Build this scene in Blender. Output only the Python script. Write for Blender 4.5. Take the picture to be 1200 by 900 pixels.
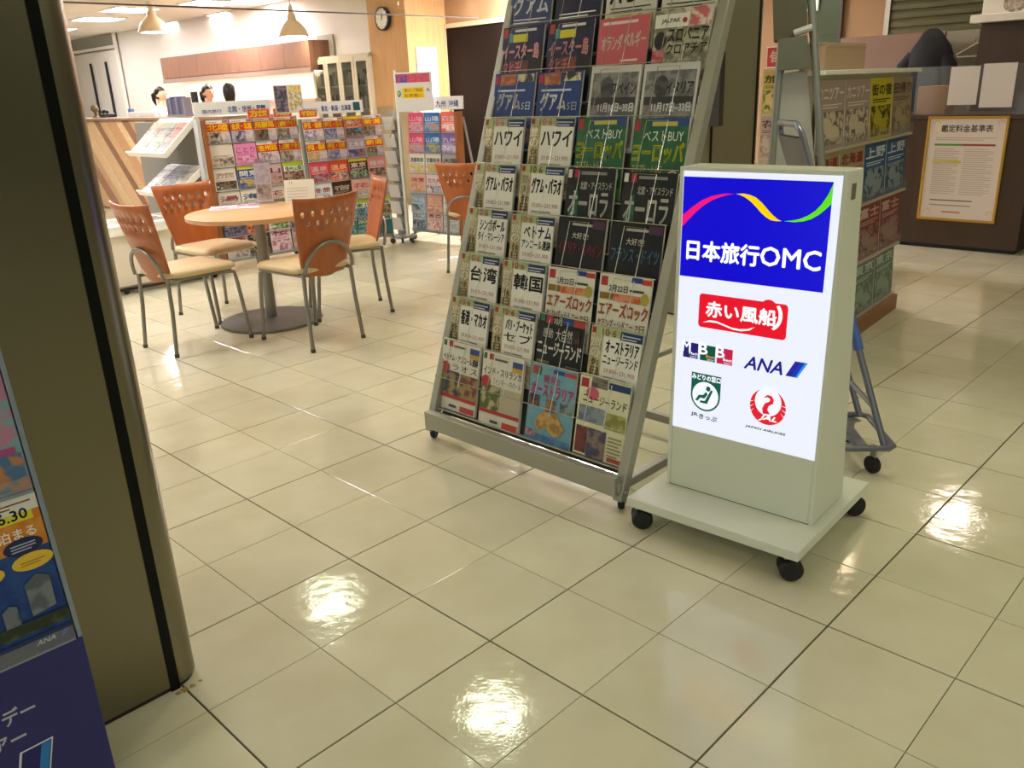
import bpy, bmesh, math, random
from math import sin, cos, pi, sqrt, hypot, radians
from mathutils import Matrix, Vector
random.seed(7)
for o in list(bpy.data.objects): bpy.data.objects.remove(o)
scene = bpy.context.scene
COL = scene.collection

# ------------------------------------------------------------------ camera
PITCH, ROLL, FPX, CAMZ = 0.338506, -0.0417635, 979.78, 1.3221
fwd = Vector((0, cos(PITCH), -sin(PITCH))); rt = Vector((1, 0, 0)); up = rt.cross(fwd)
CR = cos(ROLL) * rt + sin(ROLL) * up
CU = -sin(ROLL) * rt + cos(ROLL) * up
CAM = Vector((0, 0, CAMZ))
cam_data = bpy.data.cameras.new('camera')
cam = bpy.data.objects.new('camera', cam_data); COL.objects.link(cam)
cam_data.sensor_width = 36; cam_data.lens = FPX / 1200 * 36
cam_data.clip_start = .05; cam_data.clip_end = 100
cam.matrix_world = Matrix(((CR.x, CU.x, -fwd.x, 0), (CR.y, CU.y, -fwd.y, 0), (CR.z, CU.z, -fwd.z, CAMZ), (0, 0, 0, 1)))
scene.camera = cam

# ------------------------------------------------------------------ world, exposure
world = bpy.data.worlds.new('mall_ambient'); scene.world = world
world.use_nodes = True
bg = world.node_tree.nodes['Background']
bg.inputs[0].default_value = (.93, 1.0, .86, 1); bg.inputs[1].default_value = .78
scene.view_settings.view_transform = 'Standard'; scene.view_settings.look = 'None'
scene.view_settings.exposure = 0.0; scene.view_settings.gamma = 1
scene.view_settings.use_curve_mapping = False
FRONT_LAMP = (.95, 1.0, .74); FRONT_POWER = 27.0
BACK_LAMP = (1.0, .95, 1.0); BACK_POWER = 34.0; FILL_POWER = 50.0
SIGN_POWER = .88

# ------------------------------------------------------------------ pixel -> place helpers (1200 x 900 frame)
def ray(px, py):
    return CR * ((px - 600) / FPX) + CU * (-(py - 450) / FPX) + fwd
def on_z(px, py, z=0.0):
    d = ray(px, py); return CAM + d * ((z - CAMZ) / d.z)
def on_plane(px, py, p0, n):
    d = ray(px, py); n = Vector(n); return CAM + d * ((Vector(p0) - CAM).dot(n) / d.dot(n))
def on_sum(px, py, c):            # vertical plane x + y = c
    return on_plane(px, py, (c, 0, 0), (1, 1, 0))
def on_dif(px, py, k):            # vertical plane y - x = k
    return on_plane(px, py, (0, k, 0), (-1, 1, 0))
def at_depth(px, py, y):
    d = ray(px, py); return CAM + d * (y / d.y)
def project(P):
    d = Vector(P) - CAM; z = d.dot(fwd)
    return 600 + FPX * d.dot(CR) / z, 450 - FPX * d.dot(CU) / z, z
PHI = pi / 4
PD = Vector((cos(PHI), sin(PHI), 0)); QD = Vector((cos(PHI), -sin(PHI), 0))
def frame(o, phi, z=0.0):
    "local x = right along phi, y = away, z = up"
    return Matrix.Translation((o[0], o[1], z)) @ Matrix.Rotation(phi, 4, 'Z')

# ------------------------------------------------------------------ materials
def lin(c):
    if isinstance(c, str):
        c = [int(c[i:i + 2], 16) / 255 for i in (0, 2, 4)]
        return tuple(v / 12.92 if v <= .04045 else ((v + .055) / 1.055) ** 2.4 for v in c)
    return tuple(c)
MATS = {}
def mat(name, col='808080', rough=.5, metal=0.0, spec=.5, noise=0, nscale=8, ncol=None, bump=0, bscale=40, stretch=None, coat=0):
    if name in MATS: return MATS[name]
    m = bpy.data.materials.new(name); m.use_nodes = True; nt = m.node_tree; N = nt.nodes; L = nt.links
    b = N['Principled BSDF']; c = lin(col)
    b.inputs['Base Color'].default_value = (*c, 1); b.inputs['Roughness'].default_value = rough
    b.inputs['Metallic'].default_value = metal; b.inputs['Specular IOR Level'].default_value = spec
    b.inputs['Coat Weight'].default_value = coat
    if noise or bump:
        tc = N.new('ShaderNodeTexCoord'); mp = N.new('ShaderNodeMapping'); L.new(tc.outputs['Object'], mp.inputs[0])
        if stretch: mp.inputs['Scale'].default_value = stretch
    if noise:
        n = N.new('ShaderNodeTexNoise'); n.inputs['Scale'].default_value = nscale; n.inputs['Detail'].default_value = 5
        L.new(mp.outputs[0], n.inputs['Vector'])
        r = N.new('ShaderNodeValToRGB'); r.color_ramp.elements[0].position = .3; r.color_ramp.elements[1].position = .7
        c2 = lin(ncol) if ncol else tuple(v * (1 - noise) for v in c)
        r.color_ramp.elements[0].color = (*c2, 1); r.color_ramp.elements[1].color = (*c, 1)
        L.new(n.outputs['Fac'], r.inputs[0]); L.new(r.outputs[0], b.inputs['Base Color'])
    if bump:
        n = N.new('ShaderNodeTexNoise'); n.inputs['Scale'].default_value = bscale; n.inputs['Detail'].default_value = 3
        L.new(mp.outputs[0], n.inputs['Vector'])
        bp = N.new('ShaderNodeBump'); bp.inputs['Strength'].default_value = bump; bp.inputs['Distance'].default_value = .002
        L.new(n.outputs['Fac'], bp.inputs['Height']); L.new(bp.outputs[0], b.inputs['Normal'])
    MATS[name] = m; return m
def emit(name, col, power):
    if name in MATS: return MATS[name]
    m = bpy.data.materials.new(name); m.use_nodes = True; nt = m.node_tree
    b = nt.nodes['Principled BSDF']; b.inputs['Base Color'].default_value = (*lin(col), 1)
    b.inputs['Emission Color'].default_value = (*lin(col), 1); b.inputs['Emission Strength'].default_value = power
    MATS[name] = m; return m
def glass(name, tint=(1, 1, 1), amount=.12, rough=.02, haze=0.0, hazecol=(.8, .8, .8)):
    if name in MATS: return MATS[name]
    m = bpy.data.materials.new(name); m.use_nodes = True; nt = m.node_tree; N = nt.nodes; L = nt.links
    for n in list(N): N.remove(n)
    out = N.new('ShaderNodeOutputMaterial'); t = N.new('ShaderNodeBsdfTransparent'); t.inputs[0].default_value = (*tint, 1)
    g = N.new('ShaderNodeBsdfGlossy'); g.inputs['Roughness'].default_value = rough
    mx = N.new('ShaderNodeMixShader'); mx.inputs[0].default_value = amount
    L.new(t.outputs[0], mx.inputs[1]); L.new(g.outputs[0], mx.inputs[2])
    last = mx
    if haze:
        d = N.new('ShaderNodeBsdfDiffuse'); d.inputs[0].default_value = (*hazecol, 1)
        m2 = N.new('ShaderNodeMixShader'); m2.inputs[0].default_value = haze
        L.new(mx.outputs[0], m2.inputs[1]); L.new(d.outputs[0], m2.inputs[2]); last = m2
    L.new(last.outputs[0], out.inputs[0]); MATS[name] = m; return m
def print_mat(name, emission=0.0):
    "flat print: colour attribute Col, mottled towards Col2 (photographs on covers)"
    m = bpy.data.materials.new(name); m.use_nodes = True; nt = m.node_tree; N = nt.nodes; L = nt.links
    b = N['Principled BSDF']; b.inputs['Roughness'].default_value = .38; b.inputs['Specular IOR Level'].default_value = .35
    a1 = N.new('ShaderNodeAttribute'); a1.attribute_name = 'Col'
    a2 = N.new('ShaderNodeAttribute'); a2.attribute_name = 'Col2'
    tc = N.new('ShaderNodeTexCoord'); oi = N.new('ShaderNodeObjectInfo')
    ad = N.new('ShaderNodeVectorMath'); ad.operation = 'ADD'
    L.new(tc.outputs['Object'], ad.inputs[0]); L.new(oi.outputs['Random'], ad.inputs[1])
    n = N.new('ShaderNodeTexNoise'); n.inputs['Scale'].default_value = 34; n.inputs['Detail'].default_value = 3
    L.new(ad.outputs[0], n.inputs['Vector'])
    r = N.new('ShaderNodeValToRGB'); r.color_ramp.elements[0].position = .44; r.color_ramp.elements[1].position = .56
    L.new(n.outputs['Fac'], r.inputs[0])
    mx = N.new('ShaderNodeMix'); mx.data_type = 'RGBA'
    L.new(r.outputs[0], mx.inputs['Factor']); L.new(a1.outputs['Color'], mx.inputs['A']); L.new(a2.outputs['Color'], mx.inputs['B'])
    L.new(mx.outputs['Result'], b.inputs['Base Color'])
    if emission:
        L.new(a1.outputs['Color'], b.inputs['Emission Color']); b.inputs['Emission Strength'].default_value = emission
        b.inputs['Roughness'].default_value = .25
        dk = N.new('ShaderNodeMix'); dk.data_type = 'RGBA'; dk.inputs['Factor'].default_value = .6
        L.new(a1.outputs['Color'], dk.inputs['A']); dk.inputs['B'].default_value = (0, 0, 0, 1)
        L.new(dk.outputs['Result'], b.inputs['Base Color'])
    MATS[name] = m; return m
PRINT = print_mat('printed_paper'); LIT = print_mat('backlit_print', SIGN_POWER)

# ------------------------------------------------------------------ mesh builder
class MB:
    def __init__(s): s.v = []; s.f = []; s.m = []
    def add(s, vs, fs, mi=0, M=None):
        o = len(s.v)
        s.v += [tuple(M @ Vector(p)) for p in vs] if M is not None else [tuple(p) for p in vs]
        s.f += [tuple(i + o for i in f) for f in fs]; s.m += [mi] * len(fs); return s
    def box(s, x0, x1, y0, y1, z0, z1, mi=0, bev=0.0, M=None):
        if bev <= 0:
            vs = [(x, y, z) for x in (x0, x1) for y in (y0, y1) for z in (z0, z1)]
            fs = [(0, 1, 3, 2), (4, 6, 7, 5), (0, 4, 5, 1), (2, 3, 7, 6), (0, 2, 6, 4), (1, 5, 7, 3)]
            return s.add(vs, fs, mi, M)
        bm = bmesh.new(); bmesh.ops.create_cube(bm, size=1)
        for v in bm.verts: v.co = ((x0 + x1) / 2 + v.co.x * (x1 - x0), (y0 + y1) / 2 + v.co.y * (y1 - y0), (z0 + z1) / 2 + v.co.z * (z1 - z0))
        bmesh.ops.bevel(bm, geom=list(bm.edges), offset=bev, segments=2, profile=.5, affect='EDGES')
        return s.bm(bm, mi, M)
    def bm(s, bm, mi=0, M=None):
        bm.verts.index_update(); vs = [tuple(v.co) for v in bm.verts]; fs = [tuple(v.index for v in f.verts) for f in bm.faces]
        bm.free(); return s.add(vs, fs, mi, M)
    def tube(s, pts, r, n=8, mi=0, closed=False, M=None, caps=True):
        pts = [Vector(p) for p in pts]; N = len(pts); vs = []; fs = []
        rr = r if isinstance(r, (list, tuple)) else [r] * N
        t0 = None; u = None
        for i, p in enumerate(pts):
            a = pts[i - 1] if (i > 0 or closed) else p; b = pts[(i + 1) % N] if (i < N - 1 or closed) else p
            t = (b - a).normalized()
            if u is None:
                u = t.orthogonal().normalized()
            else:
                u = (u - t * u.dot(t)); u = u.normalized() if u.length > 1e-6 else t.orthogonal().normalized()
            w = t.cross(u)
            for k in range(n):
                an = 2 * pi * k / n; vs.append(p + (u * cos(an) + w * sin(an)) * rr[i])
        for i in range(N if closed else N - 1):
            j = (i + 1) % N
            for k in range(n):
                k2 = (k + 1) % n; fs.append((i * n + k, i * n + k2, j * n + k2, j * n + k))
        if not closed and caps:
            fs.append(tuple(reversed(range(n)))); fs.append(tuple((N - 1) * n + k for k in range(n)))
        return s.add(vs, fs, mi, M)
    def lathe(s, prof, n=24, mi=0, M=None, sx=1, sy=1):
        vs = []; fs = []
        for r, z in prof:
            for k in range(n): vs.append((r * cos(2 * pi * k / n) * sx, r * sin(2 * pi * k / n) * sy, z))
        for i in range(len(prof) - 1):
            for k in range(n):
                k2 = (k + 1) % n; fs.append((i * n + k, i * n + k2, (i + 1) * n + k2, (i + 1) * n + k))
        fs.append(tuple(reversed(range(n)))); fs.append(tuple((len(prof) - 1) * n + k for k in range(n)))
        return s.add(vs, fs, mi, M)
    def prism(s, poly, a, b, axis='z', mi=0, M=None):
        n = len(poly)
        def P(p, t): return {'z': (p[0], p[1], t), 'y': (p[0], t, p[1]), 'x': (t, p[0], p[1])}[axis]
        vs = [P(p, a) for p in poly] + [P(p, b) for p in poly]
        fs = [tuple(reversed(range(n))), tuple(range(n, 2 * n))] + [(i, (i + 1) % n, n + (i + 1) % n, n + i) for i in range(n)]
        return s.add(vs, fs, mi, M)
    def mesh(s, name, mats, smooth=None):
        me = bpy.data.meshes.new(name); me.from_pydata(s.v, [], s.f)
        for m in (mats if isinstance(mats, (list, tuple)) else [mats]): me.materials.append(m)
        me.polygons.foreach_set('material_index', s.m)
        bm = bmesh.new(); bm.from_mesh(me); bmesh.ops.recalc_face_normals(bm, faces=bm.faces); bm.to_mesh(me); bm.free()
        if smooth is not None:
            me.polygons.foreach_set('use_smooth', [True] * len(me.polygons))
            me.set_sharp_from_angle(angle=radians(smooth))
        me.update(); return me
    def build(s, name, mats, parent=None, smooth=None, M=None):
        o = bpy.data.objects.new(name, s.mesh(name, mats, smooth)); COL.objects.link(o)
        if parent: o.parent = parent
        if M is not None: o.matrix_local = M
        return o
def empty(name, M):
    o = bpy.data.objects.new(name, None); o.empty_display_size = .05; COL.objects.link(o); o.matrix_world = M; return o
def tag(o, label=None, cat=None, group=None, kind=None):
    if label: o['label'] = label
    if cat: o['category'] = cat
    if group: o['group'] = group
    if kind: o['kind'] = kind
    return o
def copy_tree(o, parent=None):
    c = o.copy(); COL.objects.link(c)
    if parent: c.parent = parent
    for ch in o.children: copy_tree(ch, c)
    return c
def arc(cx, cy, rx, ry, a0, a1, n):
    return [(cx + rx * cos(a0 + (a1 - a0) * i / n), cy + ry * sin(a0 + (a1 - a0) * i / n)) for i in range(n + 1)]
def rrect(x0, y0, x1, y1, r, n=4):
    return arc(x1 - r, y1 - r, r, r, 0, pi / 2, n) + arc(x0 + r, y1 - r, r, r, pi / 2, pi, n) + arc(x0 + r, y0 + r, r, r, pi, 1.5 * pi, n) + arc(x1 - r, y0 + r, r, r, 1.5 * pi, 2 * pi, n)

# ------------------------------------------------------------------ lettering and flat print
_T = {}
def glyphs(txt, bold=.0, shear=0.0):
    k = (txt, bold, shear)
    if k in _T: return _T[k]
    cu = bpy.data.curves.new('t', 'FONT'); cu.body = txt; cu.size = 1; cu.resolution_u = 2; cu.offset = bold; cu.shear = shear
    ob = bpy.data.objects.new('t', cu); COL.objects.link(ob)
    dg = bpy.context.evaluated_depsgraph_get(); me = bpy.data.meshes.new_from_object(ob.evaluated_get(dg))
    vs = [(v.co.x, v.co.y) for v in me.vertices]; fs = [tuple(p.vertices) for p in me.polygons]
    bpy.data.objects.remove(ob); bpy.data.curves.remove(cu); bpy.data.meshes.remove(me)
    if not vs: vs = [(0, 0), (1, 0), (1, 1)]; fs = [(0, 1, 2)]
    x0 = min(v[0] for v in vs); x1 = max(v[0] for v in vs); y0 = min(v[1] for v in vs); y1 = max(v[1] for v in vs)
    _T[k] = ([((a - x0) / max(x1 - x0, 1e-6), (b - y0) / max(y1 - y0, 1e-6)) for a, b in vs], fs); return _T[k]
class Art:
    "flat print in the plane y=0 facing -y; x right, z up; successive layers a hair further out"
    def __init__(s, w, h, step=.00025): s.w = w; s.h = h; s.v = []; s.f = []; s.c = []; s.c2 = []; s.y = 0.0; s.step = step
    def poly(s, pts, col, col2=None, norm=True):
        s.y -= s.step; o = len(s.v)
        for x, z in pts: s.v.append((x * s.w, s.y, z * s.h) if norm else (x, s.y, z))
        s.f.append(tuple(range(o, o + len(pts)))); s.c.append(lin(col)); s.c2.append(lin(col2 or col)); return s
    def rect(s, x0, z0, x1, z1, col, col2=None): return s.poly([(x0, z0), (x1, z0), (x1, z1), (x0, z1)], col, col2)
    def ell(s, cx, cz, rx, rz, col, col2=None, n=20): return s.poly(arc(cx, cz, rx, rz, 0, 2 * pi, n)[:-1], col, col2)
    def text(s, t, x0, z0, x1, z1, col, bold=.0, shear=0.0, vertical=False):
        if vertical:
            n = len(t); hh = (z1 - z0) / n
            for i, ch in enumerate(t): s.text(ch, x0, z1 - (i + 1) * hh + hh * .06, x1, z1 - i * hh - hh * .06, col, bold)
            return s
        s.y -= s.step; vs, fs = glyphs(t, 0.0, shear)
        d = bold * 1.1 * (z1 - z0) * s.h            # bold: the glyphs doubled a hair apart
        for dx, dz in (((-d, 0), (d, 0), (0, d), (0, -d)) if bold > .011 else ((0, 0),)):
            o = len(s.v)
            s.v += [((x0 + a * (x1 - x0)) * s.w + dx, s.y, (z0 + b * (z1 - z0)) * s.h + dz) for a, b in vs]
            s.f += [tuple(i + o for i in f) for f in fs]; s.c += [lin(col)] * len(fs); s.c2 += [lin(col)] * len(fs)
        return s
    def lines(s, x0, z0, x1, z1, n, col, fill=.5):
        s.y -= s.step
        hh = (z1 - z0) / n
        for i in range(n):
            xe = x1 if i % 3 else x0 + (x1 - x0) * .8; o = len(s.v); zz = z0 + i * hh
            for x, z in ((x0, zz), (xe, zz), (xe, zz + hh * fill), (x0, zz + hh * fill)): s.v.append((x * s.w, s.y, z * s.h))
            s.f.append((o, o + 1, o + 2, o + 3)); s.c.append(lin(col)); s.c2.append(lin(col))
        return s
    def mesh(s, name, material):
        me = bpy.data.meshes.new(name); me.from_pydata(s.v, [], s.f); me.materials.append(material)
        for nm, cs in (('Col', s.c), ('Col2', s.c2)):
            a = me.color_attributes.new(nm, 'FLOAT_COLOR', 'CORNER'); buf = []
            for p, c in zip(me.polygons, cs): buf += [c[0], c[1], c[2], 1.0] * p.loop_total
            a.data.foreach_set('color', buf)
        me.update(); return me
    def build(s, name, parent, M=None, material=None):
        o = bpy.data.objects.new(name, s.mesh(name, material or PRINT)); COL.objects.link(o); o.parent = parent
        if M is not None: o.matrix_local = M
        return o
# ================================================================== the setting
CEIL = 2.6
G0 = Vector((-0.08395, 1.79443, 0)); GA = Vector((.216271, -.215062, 0)); GB = Vector((.215062, .216271, 0)); TS = .305
def struct(o): o['kind'] = 'structure'; return o
m_grout = mat('grout', '5a5138', .8, noise=.3, nscale=3)
# tile: cream vitrified tile, faint mottling, a polished but slightly uneven surface
def tile_material():
    m = bpy.data.materials.new('cream_floor_tile'); m.use_nodes = True; N = m.node_tree.nodes; L = m.node_tree.links
    b = N['Principled BSDF']; tc = N.new('ShaderNodeTexCoord'); geo = N.new('ShaderNodeNewGeometry'); oi = N.new('ShaderNodeObjectInfo')
    n = N.new('ShaderNodeTexNoise'); n.inputs['Scale'].default_value = 5; n.inputs['Detail'].default_value = 6; L.new(geo.outputs['Position'], n.inputs['Vector'])
    r = N.new('ShaderNodeValToRGB'); r.color_ramp.elements[0].position = .3; r.color_ramp.elements[1].position = .72
    r.color_ramp.elements[0].color = (*lin('d0c9ab'), 1); r.color_ramp.elements[1].color = (*lin('dbd5bb'), 1)
    L.new(n.outputs['Fac'], r.inputs[0])
    hs = N.new('ShaderNodeHueSaturation'); mr = N.new('ShaderNodeMapRange'); mr.inputs['To Min'].default_value = .95; mr.inputs['To Max'].default_value = 1.04
    L.new(oi.outputs['Random'], mr.inputs[0]); L.new(mr.outputs[0], hs.inputs['Value']); L.new(r.outputs[0], hs.inputs['Color'])
    L.new(hs.outputs[0], b.inputs['Base Color'])
    n2 = N.new('ShaderNodeTexNoise'); n2.inputs['Scale'].default_value = 120; n2.inputs['Detail'].default_value = 2; L.new(geo.outputs['Position'], n2.inputs['Vector'])
    n3 = N.new('ShaderNodeTexNoise'); n3.inputs['Scale'].default_value = 9; n3.inputs['Detail'].default_value = 2; L.new(geo.outputs['Position'], n3.inputs['Vector'])
    ad = N.new('ShaderNodeMath'); ad.operation = 'MULTIPLY_ADD'; ad.inputs[1].default_value = 9; L.new(n3.outputs['Fac'], ad.inputs[0]); L.new(n2.outputs['Fac'], ad.inputs[2])
    bp = N.new('ShaderNodeBump'); bp.inputs['Strength'].default_value = .28; bp.inputs['Distance'].default_value = .0006
    L.new(ad.outputs[0], bp.inputs['Height']); L.new(bp.outputs[0], b.inputs['Normal'])
    b.inputs['Roughness'].default_value = .075; b.inputs['Specular IOR Level'].default_value = .55
    MATS['tile'] = m; return m
m_tile = tile_material()
floor = struct(MB().box(-13, 11, -4, 22, -.06, -.0035).build('floor', m_grout))
tag(floor, 'cream square tiled floor with dark joints')
def tile_geo(mb, a, b, local):
    # even joint lines are wide and dark, odd ones hairline
    h = lambda i: .0024 if i % 2 == 0 else .0010
    x0, x1, y0, y1 = h(a), TS - h(a + 1), h(b), TS - h(b + 1); e = .0012
    o = Vector((0, 0, 0)) if local else G0 + GA * a + GB * b
    ua = GA.normalized(); ub = GB.normalized()
    P = lambda x, y, z: o + ua * x + ub * y + Vector((0, 0, z))
    vs = [P(x0, y0, -.004), P(x1, y0, -.004), P(x1, y1, -.004), P(x0, y1, -.004), P(x0, y0, -.0006), P(x1, y0, -.0006), P(x1, y1, -.0006), P(x0, y1, -.0006),
          P(x0 + e, y0 + e, 0), P(x1 - e, y0 + e, 0), P(x1 - e, y1 - e, 0), P(x0 + e, y1 - e, 0)]
    fs = []
    for k in range(4):
        k2 = (k + 1) % 4; fs += [(k, k2, 4 + k2, 4 + k), (4 + k, 4 + k2, 8 + k2, 8 + k)]
    fs.append((8, 9, 10, 11)); mb.add(vs, fs)
cells = []
for a in range(-60, 61):
    for b in range(-30, 90):
        c = G0 + GA * (a + .5) + GB * (b + .5)
        if c.y < -3.5 or c.y > 18 or abs(c.x) > 10: continue
        vis = 0
        if c.y > .4:
            x, y, z = project(c); vis = -60 < x < 1260 and 60 < y < 960
        cells.append((0 if vis else 1, (c - CAM).length, a, b))
cells.sort()
tmesh = {}
for i, (nv, d, a, b) in enumerate(cells[:300]):
    k = (a % 2, b % 2)
    if k not in tmesh:
        t = MB(); tile_geo(t, a, b, True); tmesh[k] = t.mesh('floor_tile', m_tile)
    o = bpy.data.objects.new('floor_tile', tmesh[k]); COL.objects.link(o); o.parent = floor; o.location = G0 + GA * a + GB * b
rest = MB()
for nv, d, a, b in cells[300:]: tile_geo(rest, a, b, False)
tag(rest.build('floor_tiles', m_tile, floor), kind='stuff')
# rust stain by the column foot
st = MB(); sc = on_z(217, 808, .0005); random.seed(3)
for (dx, dy, rr) in ((0, 0, .011), (.014, .012, .008), (-.012, -.012, .007), (.026, .03, .006)):
    st.add([(sc.x + dx + rr * (.6 + .6 * random.random()) * cos(k * .6), sc.y + dy + rr * (.6 + .6 * random.random()) * sin(k * .6), .0006) for k in range(10)], [tuple(range(10))])
st.build('rust_stain', mat('rust', '9a7a34', .6, noise=.4, nscale=120, ncol='b89a58'), floor)

m_ceil = mat('ceiling_paint', 'efe6da', .85, noise=.04, nscale=2)
ceiling = struct(MB().box(-13, 11, -.5, 22, CEIL + .03, CEIL + .1).build('ceiling', m_ceil)); tag(ceiling, 'off-white suspended ceiling')
# ceiling boards with joints
pn = None
for i in range(-13, 11):
    for j in range(-4, 20):
        if pn is None: pn = MB().box(.003, .997, .003, .997, CEIL, CEIL + .032).mesh('ceiling_panel', m_ceil)
        P = Vector((i, j, 0))
        if abs(i + .5) > 13 or j > 18: continue
        # only the boards over the part of the shop in view
        if j < 5 or i > 3 or i < -11: continue
        o = bpy.data.objects.new('ceiling_panel', pn); COL.objects.link(o); o.parent = ceiling; o.location = P
MBX = MB()
for i in range(-13, 11):
    for j in range(0, 22):
        if j < 5 or i > 3 or i < -11 or j > 18: MBX.box(i + .003, i + .997, j + .003, j + .997, CEIL, CEIL + .032)
tag(MBX.build('ceiling_panels', m_ceil, ceiling), kind='stuff')

m_wall = mat('white_wall', 'f1ece2', .8, noise=.03, nscale=3)
m_tan = mat('tan_wall', 'a88460', .7, noise=.05, nscale=4)
m_wood_light = mat('light_wood_veneer', 'd2a671', .45, noise=.25, nscale=6, ncol='c4955f', stretch=(6, 6, .35))
m_brown = mat('brown_laminate', '4a3529', .42, noise=.15, nscale=5, stretch=(4, 4, .4))
m_brown2 = mat('taupe_partition', '7b6152', .6, noise=.08, nscale=5)
m_grey = mat('grey_metal', '9b9a92', .38, metal=.6)
m_greyp = mat('grey_paint', '8f8f88', .45)
m_white = mat('white_paint', 'eeeae0', .45)
m_black = mat('black_plastic', '16161a', .4)
m_rubber = mat('black_rubber', '121214', .55)
CW, CC = 9.8, 6.3
def seg_wall(name, A, B, thick, z0, z1, m, label=None):
    A = Vector((A[0], A[1], 0)); B = Vector((B[0], B[1], 0)); d = B - A; phi = math.atan2(d.y, d.x)
    o = MB().box(0, d.length, 0, thick, z0, z1).build(name, m); o.matrix_world = frame(A, phi); struct(o)
    if label: tag(o, label)
    return o
# back wall of the shop, runs along QD at x + y = CW
BW0 = Vector((-11, CW + 11, 0)); BW1 = Vector((-1.2, CW + 1.2, 0))
seg_wall('wall_back', BW0, BW1, .12, 0, CEIL, m_wall, 'white back wall behind the service counter')
seg_wall('wall_left', (-11.0, 4), (-11.0, 21), .12, 0, CEIL, m_wall, 'white side wall')
# passage wall beside the camera, and an unseen dark one added for column reflections
m_pass = mat('passage_wall', '8a7c66', .6, noise=.06, nscale=2); m_refl_dark = mat('reflection_dark', '26231e', .5)
seg_wall('wall_passage_right', (8.6, 4.6), (8.6, -1.4), .1, 0, CEIL, m_pass, 'beige wall along the passage')
seg_wall('wall_reflection_dark', (8.6, -1.4), (8.6, -11), .1, -.06, 5.0, m_refl_dark, 'unseen dark wall added to darken the column reflection')
# clock pillar
cor = at_depth(478, 60, 10.6); CP = cor.x + cor.y; KP = cor.y - cor.x
lft = on_sum(434, 60, CP); wl = hypot(lft.x - cor.x, lft.y - cor.y)
rgt = on_dif(524, 60, KP); wr = hypot(rgt.x - cor.x, rgt.y - cor.y)
zc = on_sum(455, 125, CP).z
PF = frame((lft.x, lft.y), -PHI)         # x along QD, y along PD
pil = struct(MB().box(0, wl, 0, wr + .4, zc, CEIL, bev=.004).build('wall_pillar', m_wood_light, M=PF)); tag(pil, 'light wood veneered pillar carrying the round clock')
struct(MB().box(.01, wl - .01, .01, wr + .38, 0, zc).build('trim_1', mat('beige_base', 'a3906f', .6), M=PF))
# lit corridor wall beyond the pillar, with the dark doorway
W2 = Vector((rgt.x, rgt.y, 0)); W2e = W2 + QD * 2.0
C2 = W2.x + W2.y
seg_wall('wall_corridor', W2, W2e, .1, 0, CEIL, m_tan, 'tan wall with a dark doorway beside the pillar')
dl = on_sum(528, 100, C2); dr = on_sum(606, 100, C2); dz = on_sum(545, 31, C2).z
DF = frame((dl.x, dl.y), -PHI); dw = hypot(dr.x - dl.x, dr.y - dl.y)
door1 = struct(empty('door_1', DF)); tag(door1, 'dark brown door in the tan wall beside the lit pillar')
MB().box(0, dw, -.02, .03, 0, dz, bev=.004).build('door_leaf', mat('dark_door', '1c120c', .8, spec=.1, noise=.2, nscale=5, stretch=(5, 5, .4)), door1)
fm = MB(); fm.box(-.06, 0, -.03, .02, 0, dz + .05); fm.box(dw, dw + .06, -.03, .02, 0, dz + .05); fm.box(0, dw, -.03, .02, dz, dz + .05)
fm.build('door_frame', mat('beige_frame', 'c0b394', .4), door1)
MB().tube([(.09, -.07, .95), (.09, -.07, 1.2)], .012).box(.08, .1, -.07, -.02, .97, .99).box(.08, .1, -.07, -.02, 1.16, 1.18).build('door_handle', m_grey, door1)
# walls on the right hand side, far
CR2 = 13.2
seg_wall('wall_right', (.2, CR2 - .2), (8.4, CR2 - 8.4), .1, 0, CEIL, m_tan, 'tan wall behind the fortune counter')
seg_wall('wall_far', W2e, (W2e.x + 3.6, W2e.y + 3.6), .1, 0, CEIL, m_tan)
seg_wall('wall_far_right', (8.4, CR2 - 8.4), (10.6, CR2 - 6.2), .1, 0, CEIL, m_tan)

# double leaf white door with dark pull bars and a transom, in the back wall on the left
g0 = on_sum(92, 62, CW - .05); g1 = on_sum(137, 57, CW - .05); gz = (g0.z + g1.z) / 2
d2w = hypot(g1.x - g0.x, g1.y - g0.y) + .25
d2 = struct(empty('door_2', frame((g0.x - .17, g0.y + .17), -PHI))); tag(d2, 'white double door with two long dark pull bars at the back wall')
lw = d2w / 2
b0 = on_sum(112, 100, CW - .1); bx1 = (Vector((b0.x, b0.y, 0)) - Vector((g0.x - .17, g0.y + .17, 0))).dot(QD)
b1 = on_sum(130, 100, CW - .1); bx2 = (Vector((b1.x, b1.y, 0)) - Vector((g0.x - .17, g0.y + .17, 0))).dot(QD)
for k in (0, 1): MB().box(k * lw + .01, (k + 1) * lw - .01, -.03, .02, 0, gz - .03, bev=.004).build('door_leaf', m_wall, d2)
for bx in (bx1, bx2): MB().box(bx - .025, bx + .025, -.075, -.04, .9, on_sum(112, 74, CW - .1).z, bev=.006).build('pull_bar', m_black, d2)
f2 = MB(); f2.box(-.05, 0, -.06, 0, 0, gz + .02); f2.box(d2w, d2w + .05, -.06, 0, 0, gz + .02); f2.box(-.05, d2w + .05, -.06, 0, gz, gz + .05); f2.build('door_frame', m_wall, d2)
w1 = struct(empty('window_1', frame((g0.x - .17, g0.y + .17), -PHI))); tag(w1, 'grey glazed transom above the white double door')
MB().box(0, d2w, -.03, -.02, gz + .05, CEIL).build('pane', mat('grey_glass', '9d9c92', .12), w1)
MB().box(d2w, d2w + .04, -.06, 0, gz + .05, CEIL).build('window_frame', m_white, w1)

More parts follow.
